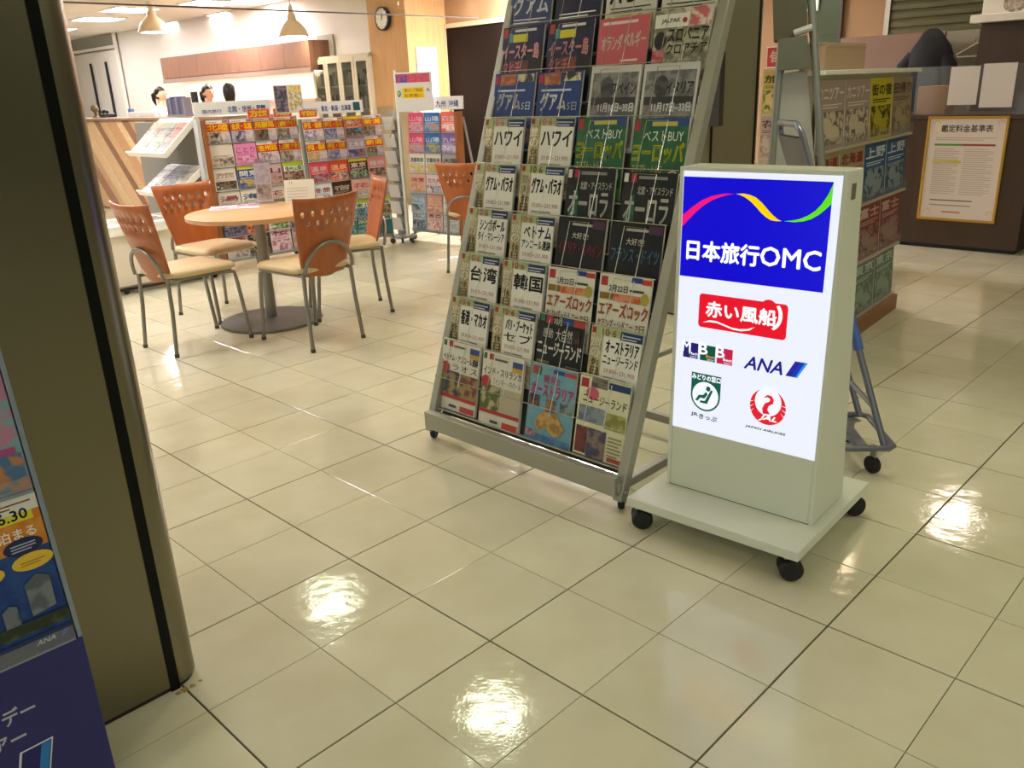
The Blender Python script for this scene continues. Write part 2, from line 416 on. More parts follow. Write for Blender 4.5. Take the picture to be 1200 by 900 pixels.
# glass smoke barrier hanging from the ceiling with its thin rail
KB = 10.0
r0 = on_dif(60, 1, KB); r1 = on_dif(560, 18, KB); rz = (on_dif(90, 2, KB).z + on_dif(470, 17, KB).z) / 2
SB = frame((r0.x, r0.y), PHI); sl = hypot(r1.x - r0.x, r1.y - r0.y)
sb = struct(empty('window_2', SB)); tag(sb, 'clear glass smoke barrier hanging below the ceiling with a thin dark bottom rail')
np_ = 4
for k in range(np_): MB().box(k * sl / np_ + .003, (k + 1) * sl / np_ - .003, 0, .006, rz, CEIL).build('pane', glass('barrier_glass', (.97, .98, .97), .05), sb)
MB().box(0, sl, -.006, .012, rz - .012, rz).build('rail', mat('bronze_rail', '4a4038', .4, metal=.3), sb)

# stainless columns with rounded corners and black joint strips
def brushed():
    m = mat('brushed_steel', '857f6a', .30, metal=1.0, bump=.06, bscale=10, stretch=(60, 60, .6)); return m
def column(name, K, label, side=.6, r=.06, m_=None):
    c = K - Vector((side / sqrt(2), 0, 0)); F = frame((c.x, c.y), PHI); h = side / 2
    root = struct(empty(name, F)); tag(root, label)
    MB().prism(rrect(-h, -h, h, h, r, 8), .012, CEIL, 'z').build('cladding', m_ or brushed(), root, smooth=40)
    MB().prism(rrect(-h + .004, -h + .004, h - .004, h - .004, r, 6), 0, .012, 'z').build('base_joint', m_black, root)
    for s in (-1, 1):
        for t in (0, 1):
            b = MB().box(-.011, .011, -h - .002, -h + .003, .0, CEIL)
            b.build('joint_strip', mat('joint_black', '060605', .35, spec=.2), root, M=Matrix.Rotation(t * pi / 2, 4, 'Z') @ Matrix.Translation((s * (h - r - .012), 0, 0)))
    return root
K1 = Vector((-.783, 1.707, 0))
col1 = column('wall_column', K1, 'brushed steel column with rounded corner and black joint strip beside the blue leaflet stand')
K2 = at_depth(894, 100, 5.2); K2.z = 0
col2 = column('wall_column', K2, 'brushed steel column behind the wheeled brochure rack', side=.62, m_=mat('satin_steel', '84846c', .45, metal=.15, bump=.05, bscale=10, stretch=(60, 60, .6)))
# ================================================================== lamps
def ceiling_lamp(P, size, colr, power, label, group, round_=True, rot=PHI):
    t = empty('ceiling_light', frame((P[0], P[1]), rot, CEIL)); tag(t, label, 'ceiling light', group)
    e = emit('lamp_%s_%g' % (group[:9], power), colr, power)
    if round_:
        MB().lathe([(size * .5, 0), (size * .5, -.012), (size * .44, -.018), (size * .44, -.006)], 28).build('trim_ring', m_white, t, smooth=40)
        MB().lathe([(size * .435, -.004), (size * .435, -.010)], 28).build('diffuser', e, t)
    else:
        h = size / 2; b = MB()
        for s in (-1, 1): b.box(s * h - .015, s * h + .015, -h - .015, h + .015, -.014, 0); b.box(-h, h, s * h - .015, s * h + .015, -.014, 0)
        b.build('frame', m_white, t); MB().box(-h + .015, h - .015, -h + .015, h - .015, -.008, -.002).build('diffuser', e, t)
    return t
for i in range(-1, 5):
    P = Vector((-1.54, 5.87, 0)) + Vector((1.33, -1.36, 0)) * i
    if i >= 0 and P.y > -.2: ceiling_lamp(P, .44, FRONT_LAMP, FRONT_POWER, 'round ceiling downlight mirrored in the polished floor of the passage', 'passage downlights')
for i in range(1, 5):
    P = Vector((-1.54 - 2.7, 5.87 - 2.7, 0)) + Vector((1.33, -1.36, 0)) * i
    if P.y > -.2: ceiling_lamp(P, .44, FRONT_LAMP, FRONT_POWER * .6, 'round ceiling downlight in the passage outside the shop', 'passage downlight row')
ceiling_lamp((4.05, 6.9), .45, (1, .84, .72), 34, 'small round ceiling light over the brown counter', 'counter light')
ceiling_lamp((2.76, 6.25), .22, (1, .74, .5), 40, 'small round ceiling light over the wooden based brochure rack', 'rack light')
for (x, y) in ((115, 22), (152, 11), (215, 27), (273, 16), (62, 34), (295, 1), (348, 4), (245, 3)):  # the one hidden behind the steel column is added to brighten the back wall
    ceiling_lamp(on_z(x, y, CEIL), .62, BACK_LAMP, BACK_POWER, 'square recessed ceiling panel light over the shop floor', 'square shop ceiling lights', False, PHI)
for (x, y, pw_) in ((-3.5, 6.1, .6), (-6.0, 8.0, 1), (-5.6, 9.4, 1), (-4.6, 7.9, 1.2), (-2.75, 4.7, .8), (.25, 9.6, 3.0), (1.0, 8.6, 1.6)):  # unseen panels added as fill, placed so the floor does not mirror them
    ceiling_lamp((x, y), .62, BACK_LAMP, FILL_POWER * pw_, 'unseen square ceiling panel light added to brighten the racks and floor', 'square lights added as fill', False, PHI)
# pendant dome lamps over the service counter
def pendant(px, py, dep, label):
    P = at_depth(px, py, dep); t = empty('pendant_lamp', Matrix.Translation(P)); tag(t, label, 'pendant lamp', None)
    R = .21 * dep / 12.6
    prof = [(R, 0), (R * .98, .02), (R * .9, .07), (R * .7, .13), (R * .42, .18), (R * .30, .2), (R * .28, .25), (R * .18, .28), (R * .12, .36), (.012, .38)]
    MB().lathe([(a_ * dep / 12.6, b_ * dep / 12.6) if 0 else (a_, b_) for a_, b_ in prof], 28).build('shade', mat('cream_enamel', 'd9c29a', .3), t, smooth=50)
    MB().lathe([(R * .8, -.004), (R * .8, 0)], 24).build('bulb_diffuser', emit('pendant_glow', (1, .85, .66), 26), t)
    MB().tube([(0, 0, .37), (0, 0, CEIL - P.z)], .006, 6).build('cord', m_black, t)
    MB().lathe([(.05, CEIL - P.z - .03), (.05, CEIL - P.z)], 16).build('ceiling_rose', m_white, t)
pendant(181, 38, 12.2, 'cream dome pendant lamp near the white double door')
pendant(344, 43, 11.6, 'cream dome pendant lamp hanging before the wood overhead cupboard')
# lit panel on the pillar flank
lp0 = on_dif(487, 55, KP - .02); lp1 = on_dif(516, 150, KP - .02); 
LP = frame((cor.x, cor.y), PHI)
xa = hypot(lp0.x - cor.x, lp0.y - cor.y); xb = hypot(lp1.x - cor.x, lp1.y - cor.y)
t = empty('wall_lamp', LP @ Matrix.Translation(((xa + xb) / 2, -.001, lp1.z))); tag(t, 'glowing white upright wall lamp on the flank of the clock pillar', 'wall lamp')
hw = (xb - xa) / 2; hh = lp0.z - lp1.z
MB().box(-hw, hw, -.03, 0, 0, hh, bev=.008).build('back_plate', m_white, t)
MB().box(-hw + .02, hw - .02, -.07, -.03, .02, hh - .02, bev=.02).build('diffuser', emit('wall_lamp_glow', (1, .83, .6), 9), t)
# small green and white exit sign on the far wall
P = on_sum(951, 4, CR2 - .1); t = empty('exit_sign', frame((P.x, P.y), -PHI, P.z - .08)); tag(t, 'small lit green and white exit sign high on the far wall', 'exit sign')
MB().box(-.09, .09, -.02, 0, 0, .2, bev=.004).build('housing', m_white, t)
a = Art(.16, .18); a.rect(0, 0, 1, 1, 'dff5e0'); a.rect(.1, .1, .5, .6, '1f9a55'); a.build('sign_face', t, Matrix.Translation((-.08, -.021, .01)), LIT)
# ================================================================== casters
def caster(parent, x, y, r=.025, w=.018, top=.1, rot=0.0, twin=True):
    M = Matrix.Translation((x, y, 0)) @ Matrix.Rotation(rot, 4, 'Z')
    k = MB()
    if twin:
        for s in (-1, 1): k.add(*wheel(r, w * .42, s * w * .5))
    else: k.add(*wheel(r, w * .5, 0))
    c = k.build('caster', m_rubber, parent, smooth=40, M=M)
    f = MB(); f.box(-w * .25, w * .25, -.012, .012, r * .6, max(top - .004, r * 2), bev=.003); f.box(-.022, .022, -.022, .022, top - .006, top)
    f.build('caster_fork', m_grey, c); return c
def wheel(r, hw, xc, n=20):
    b = MB(); b.tube([(xc - hw, 0, r), (xc - hw * .6, 0, r), (xc + hw * .6, 0, r), (xc + hw, 0, r)], [r * .86, r, r, r * .86], n)
    return b.v, b.f

# ================================================================== illuminated sign on a wheeled platform
SG = frame((.344, 2.349), -.729)
m_sign = mat('sign_enamel', 'dddfcf', .28, spec=.5, noise=.03, nscale=4)
sign = empty('light_box_sign', SG)
tag(sign, 'white illuminated travel agency sign with blue header on a low wheeled platform', 'sign')
zt, SW, SD, bx, by, bw, bd, sl_, sh, bt = .104, .556, .54, .046, .166, .479, .235, .034, .991, .108
pf = MB(); pf.box(0, SW, 0, SD, zt - .03, zt, bev=.003); pf.build('platform', m_sign, sign)
for x in (.035, SW - .035):
    for y in (.035, SD - .035): caster(sign, x, y, .033, .034, zt - .03, -.95 if y < .1 else -.6)
# body: a wedge, deeper at the foot
def wedge(mb, x0, x1, in_=0):
    mb.prism([(by + in_, zt), (by + bd - in_, zt), (by + sl_ + bt - in_, zt + sh), (by + sl_ + in_, zt + sh)], x0, x1, 'x')
b = MB(); wedge(b, bx, bx + bw)
body = b.build('housing', m_sign, sign)
mod = body.modifiers.new('bevel', 'BEVEL'); mod.width = .006; mod.segments = 2
th = math.atan2(sl_, sh)
FM = Matrix.Translation((bx, by, zt)) @ Matrix.Rotation(-th, 4, 'X')
LS = hypot(sl_, sh)
fr = MB(); 
for (x0, x1, z0, z1) in ((0, .011, 0, LS), (bw - .011, bw, 0, LS), (.011, bw - .011, LS - .011, LS)): fr.box(x0, x1, -.004, .004, z0, z1, bev=.001)
fr.build('frame', m_sign, sign, M=FM)
MB().box(.013, bw - .013, -.001, .003, .002, .196).build('lower_panel', m_sign, sign, M=FM)
MB().box(0, bw, -.001, .001, .0, .002).build('shadow_gap', m_black, sign, M=FM)
# small square vent on the flank
a = MB().box(bx + bw, bx + bw + .002, by + .066, by + .092, zt + sh - .075, zt + sh - .035); a.build('side_grille', mat('grille', '6f6b58', .5), sign)
P = Art(1, 1, .0003)
P.rect(.0115, .199, .4675, .9800, 'e9eeff')
face = P.build('lit_face', sign, FM @ Matrix.Translation((0, -.001, 0)), LIT)
P = Art(1, 1, .0003)
def SP(nm):
    global P
    P.build(nm, sign, FM @ Matrix.Translation((0, -.0018, 0)), LIT); P = Art(1, 1, .0003)
BLUE = '0d06d0'
P.rect(.013, .677, .4445, .964, BLUE)
def ribbon(top, bot, col): P.poly(top + bot[::-1], col)
P.poly([(.013, .853), (.045, .880), (.075, .900), (.105, .913), (.14, .921), (.172, .9215), (.15, .917), (.125, .909), (.106, .901), (.08, .885), (.055, .864), (.035, .843), (.013, .820)], 'f0147c')
P.poly([(.178, .922), (.2, .924), (.22, .921), (.237, .915), (.255, .902), (.273, .885), (.29, .870), (.305, .860), (.315, .857), (.300, .8555), (.285, .857), (.270, .864), (.255, .875), (.240, .889), (.222, .904), (.205, .914), (.190, .9195)], 'ffd400')
P.poly([(.322, .857), (.345, .8605), (.365, .866), (.386, .876), (.405, .890), (.42, .908), (.434, .932), (.4445, .960), (.4445, .909), (.432, .896), (.415, .880), (.395, .867), (.375, .860), (.350, .856)], '5ee010')
P.text('日本旅行', .034, .728, .258, .785, 'ffffff', .032)
P.text('OMC', .263, .733, .431, .785, 'ffffff', .024)
SP('blue_header')
P.poly(rrect(.082, .531, .354, .632, .011), 'e6142c')
P.ell(.298, .606, .028, .034, 'e6142c')
P.text('赤い風船', .106, .566, .322, .612, 'ffffff', .03)
P.poly([(.098, .546), (.118, .555), (.140, .556), (.165, .550), (.19, .544), (.215, .543), (.24, .547), (.262, .556), (.245, .543), (.22, .5375), (.195, .538), (.17, .544), (.145, .550), (.12, .550)], 'ffffff')
P.poly(arc(.298, .596, .042, .046, -1.1, .75, 10) + arc(.296, .596, .033, .041, .75, -1.1, 10), 'ffffff')
SP('red_plate')
for x0, col, let, c2 in ((.037, '241f6e', 'M', 'ffffff'), (.0945, '0f5240', 'B', 'e0a04a'), (.1505, 'c0204c', 'B', 'ffffff')):
    P.rect(x0, .430, x0 + .050, .478, col)
    P.text(let, x0 - .003, .449, x0 + .024, .481, 'f4f6ff', .03)
    P.text('Best' if let == 'B' else 'Mach', x0 + .021, .441, x0 + .049, .449, c2, .02)
    P.lines(x0 + .024, .432, x0 + .049, .439, 2, 'c8ccd8', .45)
SP('series_emblems')
P.text('ANA', .237, .431, .352, .468, '23208c', .03, .28)
P.poly([(.362, .431), (.378, .431), (.402, .4775), (.387, .4775)], '2a1fa0')
P.poly([(.378, .431), (.390, .431), (.415, .478), (.402, .4775)], '1536b8')
P.poly([(.390, .431), (.3965, .431), (.423, .478), (.415, .478)], '2f8be0')
SP('airline_lettering')
# ticket office emblem
GR = '0f5a46'
P.rect(.070, .322, .168, .388, GR); P.ell(.119, .321, .0492, .0500, GR, n=32); P.ell(.119, .320, .0435, .0435, 'f2f5ff', n=32)
P.text('みどりの窓口', .0725, .368, .1665, .385, 'f4f6ff', .035)
P.ell(.128, .344, .0075, .008, GR)
P.poly([(.137, .342), (.144, .340), (.127, .296), (.103, .296), (.103, .303), (.119, .304)], GR)
P.poly([(.122, .334), (.128, .326), (.117, .311), (.104, .312), (.094, .299), (.087, .302), (.098, .320), (.112, .322)], GR)
P.text('JR', .075, .2475, .099, .2605, '1c1c3c', .03); P.text('きっぷ', .103, .2455, .163, .2605, '1c1c3c', .03)
SP('ticket_emblem')
# red crane roundel
RD = 'e01c30'; cx, cy, R = .318, .328, .0545
P.ell(cx, cy, R, R, RD, n=40); P.ell(cx, cy + .015, .040, .0425, 'f2f5ff', n=36)
P.poly([(cx - .014, cy + .06), (cx + .020, cy + .06), (cx + .022, cy + .045), (cx, cy + .03), (cx - .012, cy + .048)], 'f2f5ff')
for s in (-1, 1):
    for q in (.10, .38, .66):
        an = pi * .5 + s * (pi * .5 - .25 + q); P.poly([(cx + (R + .001) * cos(an), cy + (R + .001) * sin(an)), (cx + (R + .001) * cos(an + .05), cy + (R + .001) * sin(an + .05)), (cx + (R - .014) * cos(an - s * .16), cy + (R - .014) * sin(an - s * .16))], 'f2f5ff')
P.poly([(cx - .012, cy - .022), (cx - .015, cy - .006), (cx - .008, cy + .010), (cx + .006, cy + .019), (cx + .007, cy + .026), (cx - .001, cy + .030), (cx - .014, cy + .026), (cx - .002, cy + .037), (cx + .010, cy + .036), (cx + .018, cy + .026), (cx + .017, cy + .014), (cx + .004, cy + .004), (cx + .001, cy - .008), (cx + .010, cy - .020)], RD)
P.text('JAL', cx - .023, cy - .044, cx + .031, cy - .026, 'ffffff', .05, .3)
P.text('JAPAN AIRLINES', .255, .2525, .379, .2605, '202030', .05, .2)
SP('crane_roundel')

# ================================================================== brochures
m_page = mat('paper_pages', 'd9d5c8', .6)
slabs = {}
def brochure(M, design, label, cat='brochure', group=None, w=.21, h=.285, t=.006, name='brochure'):
    "a stapled brochure: the page block is the thing, its printed cover a part; local front faces -y, foot at z=0"
    k = (w, h, t)
    if k not in slabs: slabs[k] = MB().box(-w / 2, w / 2, 0, t, 0, h, bev=.0008).mesh('brochure_pages', m_page)
    o = bpy.data.objects.new(name, slabs[k]); COL.objects.link(o); o.matrix_world = M
    tag(o, label, cat, group)
    key = (design, w, h)
    if key not in covers:
        a = Art(w, h); DESIGNS[design[0]](a, *design[1:]); covers[key] = a.mesh('cover_print', PRINT)
    c = bpy.data.objects.new('cover_print', covers[key]); COL.objects.link(c); c.parent = o; c.location = (-w / 2, 0, 0)
    return o
covers = {}
DESIGNS = {}
def design(f): DESIGNS[f.__name__] = f; return f
@design
def holiday(a, lines, photo='b08a6a', photo2='d8c0a0', band='a8c080'):
    a.rect(0, 0, 1, 1, 'e6e2d4'); a.rect(0, 0, .25, 1, 'b5a678', 'c9bd92'); a.rect(0, .9, 1, 1, band)
    a.rect(.02, .915, .10, .985, 'b02838'); a.text('10·6', .22, .905, .5, .985, 'd23a78', .03); a.rect(.58, .885, 1, .985, '23305e'); a.lines(.62, .9, .96, .97, 2, 'c8ccd8', .4)
    a.text('旅の', .03, .62, .22, .88, 'f0ead2', .03, vertical=True); a.text('休日', .06, .40, .22, .62, '7c5a2c', .03, vertical=True)
    a.ell(.13, .28, .12, .07, 'c8642a'); a.ell(.13, .275, .07, .03, 'e8b060')
    a.rect(.27, .33, 1, .885, 'ece9de'); n = len(lines)
    if n == 1: a.text(lines[0], .30, .64, .97, .84, '1a1614', .03)
    else: a.text(lines[0], .33, .71, .96, .86, '1a1614', .03); a.text(lines[1], .30, .57, .97, .69, '1a1614', .02)
    a.text('59,800~231,900', .34, .46, .94, .52, 'b0604c', .01); a.lines(.34, .40, .9, .44, 1, '9a8f80')
    a.rect(.02, .03, .27, .19, '27345c'); a.rect(.28, .02, .62, .28, photo, photo2); a.rect(.62, .02, 1, .30, 'c9b8a0', 'a08468')
@design
def easter(a):
    a.rect(0, 0, 1, 1, '23234e', '191a38'); a.rect(.04, .04, .2, .16, 'c8b040'); a.rect(.22, .02, .68, .56, '8a4438', '6a3a3c'); a.rect(.7, .02, 1, .72, '1c1a22')
    a.rect(.26, .8, .62, .9, 'd8cf30'); a.rect(.16, .8, .25, .92, '3aa0b0'); a.lines(.3, .93, .95, .97, 1, 'd8d8e0', .8); a.rect(.03, .86, .14, .98, 'b04038')
    a.text('イースター島', .05, .58, .92, .78, 'e8a0a8', .025); a.text('タヒチ', .06, .38, .5, .56, 'd07888', .02)
@design
def pinkcover(a, l1, l2):
    a.rect(0, 0, 1, 1, '5d7d3c', '3f5a2c'); a.poly([(0, .34), (.3, .30), (.6, .42), (.85, .34), (1, .42), (1, 1), (0, 1)], 'cc5f68')
    a.lines(.08, .92, .95, .97, 1, 'f0d8d0', .7); a.text(l1, .08, .62, .50, .8, 'f4e8e0', .015); a.text(l2, .54, .64, .95, .82, 'f4e8e0', .015)
    a.rect(.03, .3, .36, .46, 'e8b0b0', 'f0d8d4'); a.lines(.5, .48, .92, .53, 1, 'f4d8d4')
@design
def tulips(a):
    a.rect(0, 0, 1, 1, 'b9b39a', '7c7a62'); a.rect(0, 0, .22, .55, 'c24a52', 'd88088'); a.rect(.22, 0, .45, .34, 'b8484e', '8c8c6a'); a.rect(.5, .8, 1, 1, 'd06c70', 'e8d8cc')
    a.rect(0, .8, .62, .95, 'ece8dc'); a.text('JALPAK', .12, .84, .46, .9, '222222', .02); a.ell(.54, .87, .04, .03, 'c03038')
    a.ell(.13, .66, .11, .1, '2a2a26'); a.text('スロベニア', .27, .64, .98, .78, '26221e', .015); a.text('クロアチア', .26, .50, .98, .62, '3a3430', .015)
@design
def guam(a):
    a.rect(0, 0, 1, 1, '24407e'); a.rect(.14, .84, .52, .98, 'c87848', 'a05838'); a.rect(.56, .88, .96, .98, 'd8cfa0', '3a3a3a'); a.rect(.02, .86, .12, .97, 'b02840')
    a.lines(.1, .76, .94, .8, 1, 'd0d8ec', .6); a.text('グアム', .1, .52, .68, .74, 'f4f4f8', .03); a.text('5日', .72, .52, .92, .62, 'e8ecf8', .02)
    a.rect(.03, .03, .48, .42, 'b87a5c', '8a5a4c'); a.rect(.5, .04, .98, .42, '4a5c90', 'a8888c')
@design
def monochrome(a, title, price):
    a.rect(0, 0, 1, 1, 'd2d0ca'); a.rect(.05, .04, .96, .92, '8f8f8c', '6a6a68'); a.ell(.36, .74, .13, .13, '3c3c3a', '565654')
    a.text(title, .46, .66, .93, .80, '161616', .02); a.rect(.06, .54, .95, .63, '3a3a38'); a.text(price, .22, .46, .92, .56, 'f0f0ec', .03)
    for k in range(4): a.rect(.07 + .22 * k, .06, .26 + .22 * k, .38, '5c5c5a', '9a9a96')
@design
def europe(a):
    a.rect(0, 0, 1, 1, '2e6a48', '27603f'); a.rect(.3, .9, 1, 1, '2c4a86'); a.rect(.02, .86, .12, .98, 'b02c3c'); a.rect(.34, .91, .8, .96, 'c8c050')
    a.text('ベストBUY', .2, .74, .93, .86, 'e8ece0', .01); a.text('ヨーロッパ', .03, .50, .96, .72, 'd2d836', .03)
    a.text('エジプト・トルコ', .04, .38, .60, .48, 'c8cc60', .01); a.ell(.81, .30, .13, .11, 'f0ece0'); a.ell(.81, .30, .115, .098, 'c8382e'); a.text('10', .74, .25, .88, .36, 'f4e8d8', .02)
    a.rect(0, .0, .68, .26, '8aa0b8', '9fb0a0'); a.rect(.7, .02, 1, .16, '4c7c3c')
@design
def aurora(a):
    a.rect(0, 0, 1, 1, '15171a', '1c1f22'); a.poly([(.05, 0), (.42, 0), (.3, .3), (.24, .75), (.1, .5)], '1d5c40', '2f7c58'); a.rect(.5, .0, 1, .24, '3c2420', '241a18')
    a.rect(.02, .88, .1, .98, 'd8d8d0'); a.rect(.16, .88, .26, .98, 'b02c40'); a.lines(.3, .92, .96, .97, 1, '8c8c88', .7)
    a.text('北欧・アイスランド', .30, .74, .95, .84, 'd8d4c8', .0); a.text('オーロラ', .08, .42, .90, .72, 'eceae2', .015)
    a.rect(.52, .24, .92, .36, 'a03030'); a.lines(.55, .26, .9, .34, 2, 'e0c8c0', .4)
@design
def black(a, l1, l2, tcol='a83040', p1='8a3a5a', p2='3a2a3a'):
    a.rect(0, 0, 1, 1, '17161a'); a.lines(.3, .9, .9, .95, 1, 'b8b4ac', .6); a.rect(.72, .88, .98, .98, '4c3048')
    a.text('大好き!', .32, .74, .66, .82, 'e0dcd0', .0); a.text(l1, .05, .54, .96, .70, tcol, .012)
    if l2: a.text(l2, .05, .40, .96, .52, tcol, .012)
    a.rect(.02, 0, .56, .34, p1, p2); a.rect(.56, 0, 1, .30, '4a5466', '2a2c36')
@design
def rock(a):
    a.rect(0, 0, 1, 1, 'e0dccb'); a.rect(.03, .86, .16, .97, 'b02c38'); a.rect(.62, .93, .82, .99, '28408c'); a.rect(.82, .92, 1, .98, 'c23c34')
    a.text('2月22日', .20, .80, .56, .88, '2a2420', .02); a.lines(.6, .82, .94, .86, 1, '4a443c', .7); a.rect(.03, .70, .30, .78, '8c6a20'); a.rect(.31, .69, .84, .78, 'c8602c', 'd89068'); a.ell(.90, .75, .08, .07, 'b0a040')
    a.text('エアーズロック', .04, .50, .98, .67, 'a84a28', .03); a.text('ケアンズ・シドニー', .04, .36, .74, .47, '9a5034', .015); a.text('7日', .78, .36, .95, .45, '9a5034', .015)
    a.rect(.02, .02, .42, .32, '4a6a98', 'a06a48'); a.rect(.44, .02, .66, .32, 'd0c8bc', '8a8478'); a.rect(.68, .02, .98, .24, '8a7468', 'c0a48c')
@design
def nzblack(a):
    a.rect(0, 0, 1, 1, '16181c'); a.rect(.03, .9, .12, .98, '2f7a50'); a.rect(.16, .88, .3, .99, 'b03040'); a.text('10月', .34, .88, .5, .97, 'e8e4d8', .02); a.rect(.54, .9, .76, .98, '2a4a88'); a.rect(.76, .9, 1, .98, 'b84038')
    a.text('感動', .12, .70, .34, .82, 'c8c4b8', .0); a.text('大自然', .40, .68, .76, .84, 'd8d4c8', .0); a.text('ニュージーランド', .03, .48, .97, .66, 'eeeae0', .025)
    a.lines(.04, .28, .32, .42, 3, '8c7c50', .6); a.rect(.34, .05, .66, .4, '1c2834', '2a3a48'); a.lines(.68, .3, .96, .42, 3, '70787c', .4); a.rect(.76, .7, .92, .86, '5a3424', '2c2420')
@design
def photo3(a, l1, l2, p1, p2, p3):
    a.rect(0, 0, 1, 1, 'e2ddcd'); a.rect(.02, .90, .1, .98, '2f6a48'); a.rect(.16, .90, .27, .98, 'b02c40'); a.rect(.74, .86, .98, .94, '3a508c'); a.rect(.74, .80, .98, .86, 'c8a040'); a.lines(.3, .9, .7, .95, 1, '6a645a', .6)
    a.text(l1, .04, .70, .97, .80, '2a2622', .012)
    if l2: a.text(l2, .30, .58, .97, .67, '2a2622', .005)
    a.rect(0, .22, .5, .56, p1, p2); a.rect(.5, .22, 1, .55, p3, p2); a.ell(.12, .60, .11, .08, 'b83038'); a.rect(0, .17, 1, .22, 'b83a38'); a.rect(.6, .02, .97, .10, 'c84840'); a.lines(.3, .05, .55, .11, 1, '4a4640', .6)
@design
def ausblue(a):
    a.rect(0, 0, 1, 1, '6fa0b4', '7aa8b8'); a.rect(.04, .86, .24, .97, 'b04038', '3a7048'); a.rect(.5, .92, .74, .97, '2a4a88'); a.rect(.75, .92, 1, .97, 'b84038')
    a.text('発見!!', .3, .78, .66, .88, 'c8487c', .02); a.text('オーストラリア', .04, .60, .97, .76, 'd04a80', .03)
    a.rect(.02, .45, .26, .6, '2a3044', '6a5040'); a.rect(.4, .42, .62, .58, '6a5440', '9a7c5c'); a.rect(.72, .46, .97, .58, '5a5c60', '9098a0')
    a.poly([(.2, .22), (.28, .36), (.42, .42), (.56, .38), (.66, .46), (.72, .36), (.86, .26), (.8, .16), (.64, .12), (.46, .2), (.28, .16)], 'c8a060', '9c7a40'); a.rect(0, .0, 1, .10, '5a86b0', '4a7098'); a.rect(.02, .06, .24, .14, 'c89088', '6a5a70')
@design
def nzcream(a):
    a.rect(0, 0, 1, 1, 'e0dcb8'); a.rect(.03, .84, .18, .95, 'b02c40'); a.rect(.24, .86, .56, .98, '5c5450', '8a8070'); a.rect(.58, .88, 1, .96, '28406c'); a.ell(.28, .78, .13, .08, 'cc6070')
    a.text('ニュージーランド', .10, .66, .96, .77, '2a2a1e', .012); a.rect(.04, .42, .56, .62, '6a7688', '8f9aa0'); a.rect(.58, .40, .98, .60, 'b8b068', '8a8c4a')
    a.rect(.03, .03, .26, .36, '7c3c3c', '4a3434'); a.rect(.27, .0, .64, .36, '4c4a64', '8a7468'); a.lines(.68, .08, .95, .34, 6, '9a8c6c', .5); a.rect(.7, .02, .97, .07, 'a8483c')
@design
def plain(a, base, title, tcol, p1, p2, band=None):
    "small far brochure: ground colour, a title and a picture"
    a.rect(0, 0, 1, 1, base); a.rect(.04, .05, .96, .42, p1, p2)
    if band: a.rect(0, .86, 1, 1, band)
    a.rect(.04, .05, .34, .24, p2, base); a.rect(.66, .26, .96, .42, p2, p1); a.lines(.1, .45, .9, .53, 2, tcol, .35)
    if title: a.text(title, .08, .56, .92, .80, tcol, .03)
@design
def busy(a, c1, c2, c3, c4):
    for i in range(6):
        for j in range(3):
            cs = [c1, c2, c3, c1, 'a8a098', '4a4644']; q_ = (i * 5 + j * 7 + i * j) % 6
            a.rect(.02 + .33 * j, .02 + .163 * i, .02 + .33 * j + .31, .02 + .163 * i + .15, cs[q_], cs[(q_ + 2) % 6])
    for i in range(4): a.lines(.05, .1 + .22 * i, .9, .17 + .22 * i, 3, '5a5450' if i % 2 else 'c8c0b8', .25)
@design
def duo(a):
    a.rect(0, 0, 1, 1, 'd8d0c8'); a.rect(.03, .04, .47, .96, '8a7488', '4a4a58'); a.rect(.53, .04, .97, .96, 'd8d4dc', 'c0a040'); a.rect(.53, .75, .97, .96, 'd8b848', 'e0d0a0')
@design
def redyellow(a, title, p1, p2):
    a.rect(0, 0, 1, 1, 'e6e0d6'); a.rect(0, .86, 1, 1, 'e4dcd8'); a.rect(.74, .87, .98, .98, 'b06878'); a.lines(.06, .89, .6, .95, 1, 'a098a0', .6); a.rect(0, .50, 1, .85, 'c83a1c'); a.text(title, .05, .56, .95, .82, 'ffd81c', .035); a.rect(0, .0, .62, .48, p1, p2); a.rect(.62, 0, 1, .48, 'b8a8b8', 'd0c0c0')
@design
def greentop(a, title, p1, p2):
    a.rect(0, 0, 1, 1, p1, p2); a.rect(0, .84, 1, 1, 'b8cc28'); a.rect(.04, .58, .98, .82, 'e4ece0'); a.text(title, .1, .6, .92, .80, '2a6a48', .03); a.rect(.0, 0, .5, .3, p2, p1)
@design
def tall(a, base, title, tcol, p1, p2):
    a.rect(0, 0, 1, 1, base); a.rect(.05, .05, .95, .55, p1, p2); a.ell(.35, .35, .18, .12, p2); a.ell(.62, .22, .2, .12, p2)
    a.text(title, .06, .72, .94, .9, tcol, .03); a.lines(.1, .6, .9, .68, 2, tcol, .4)

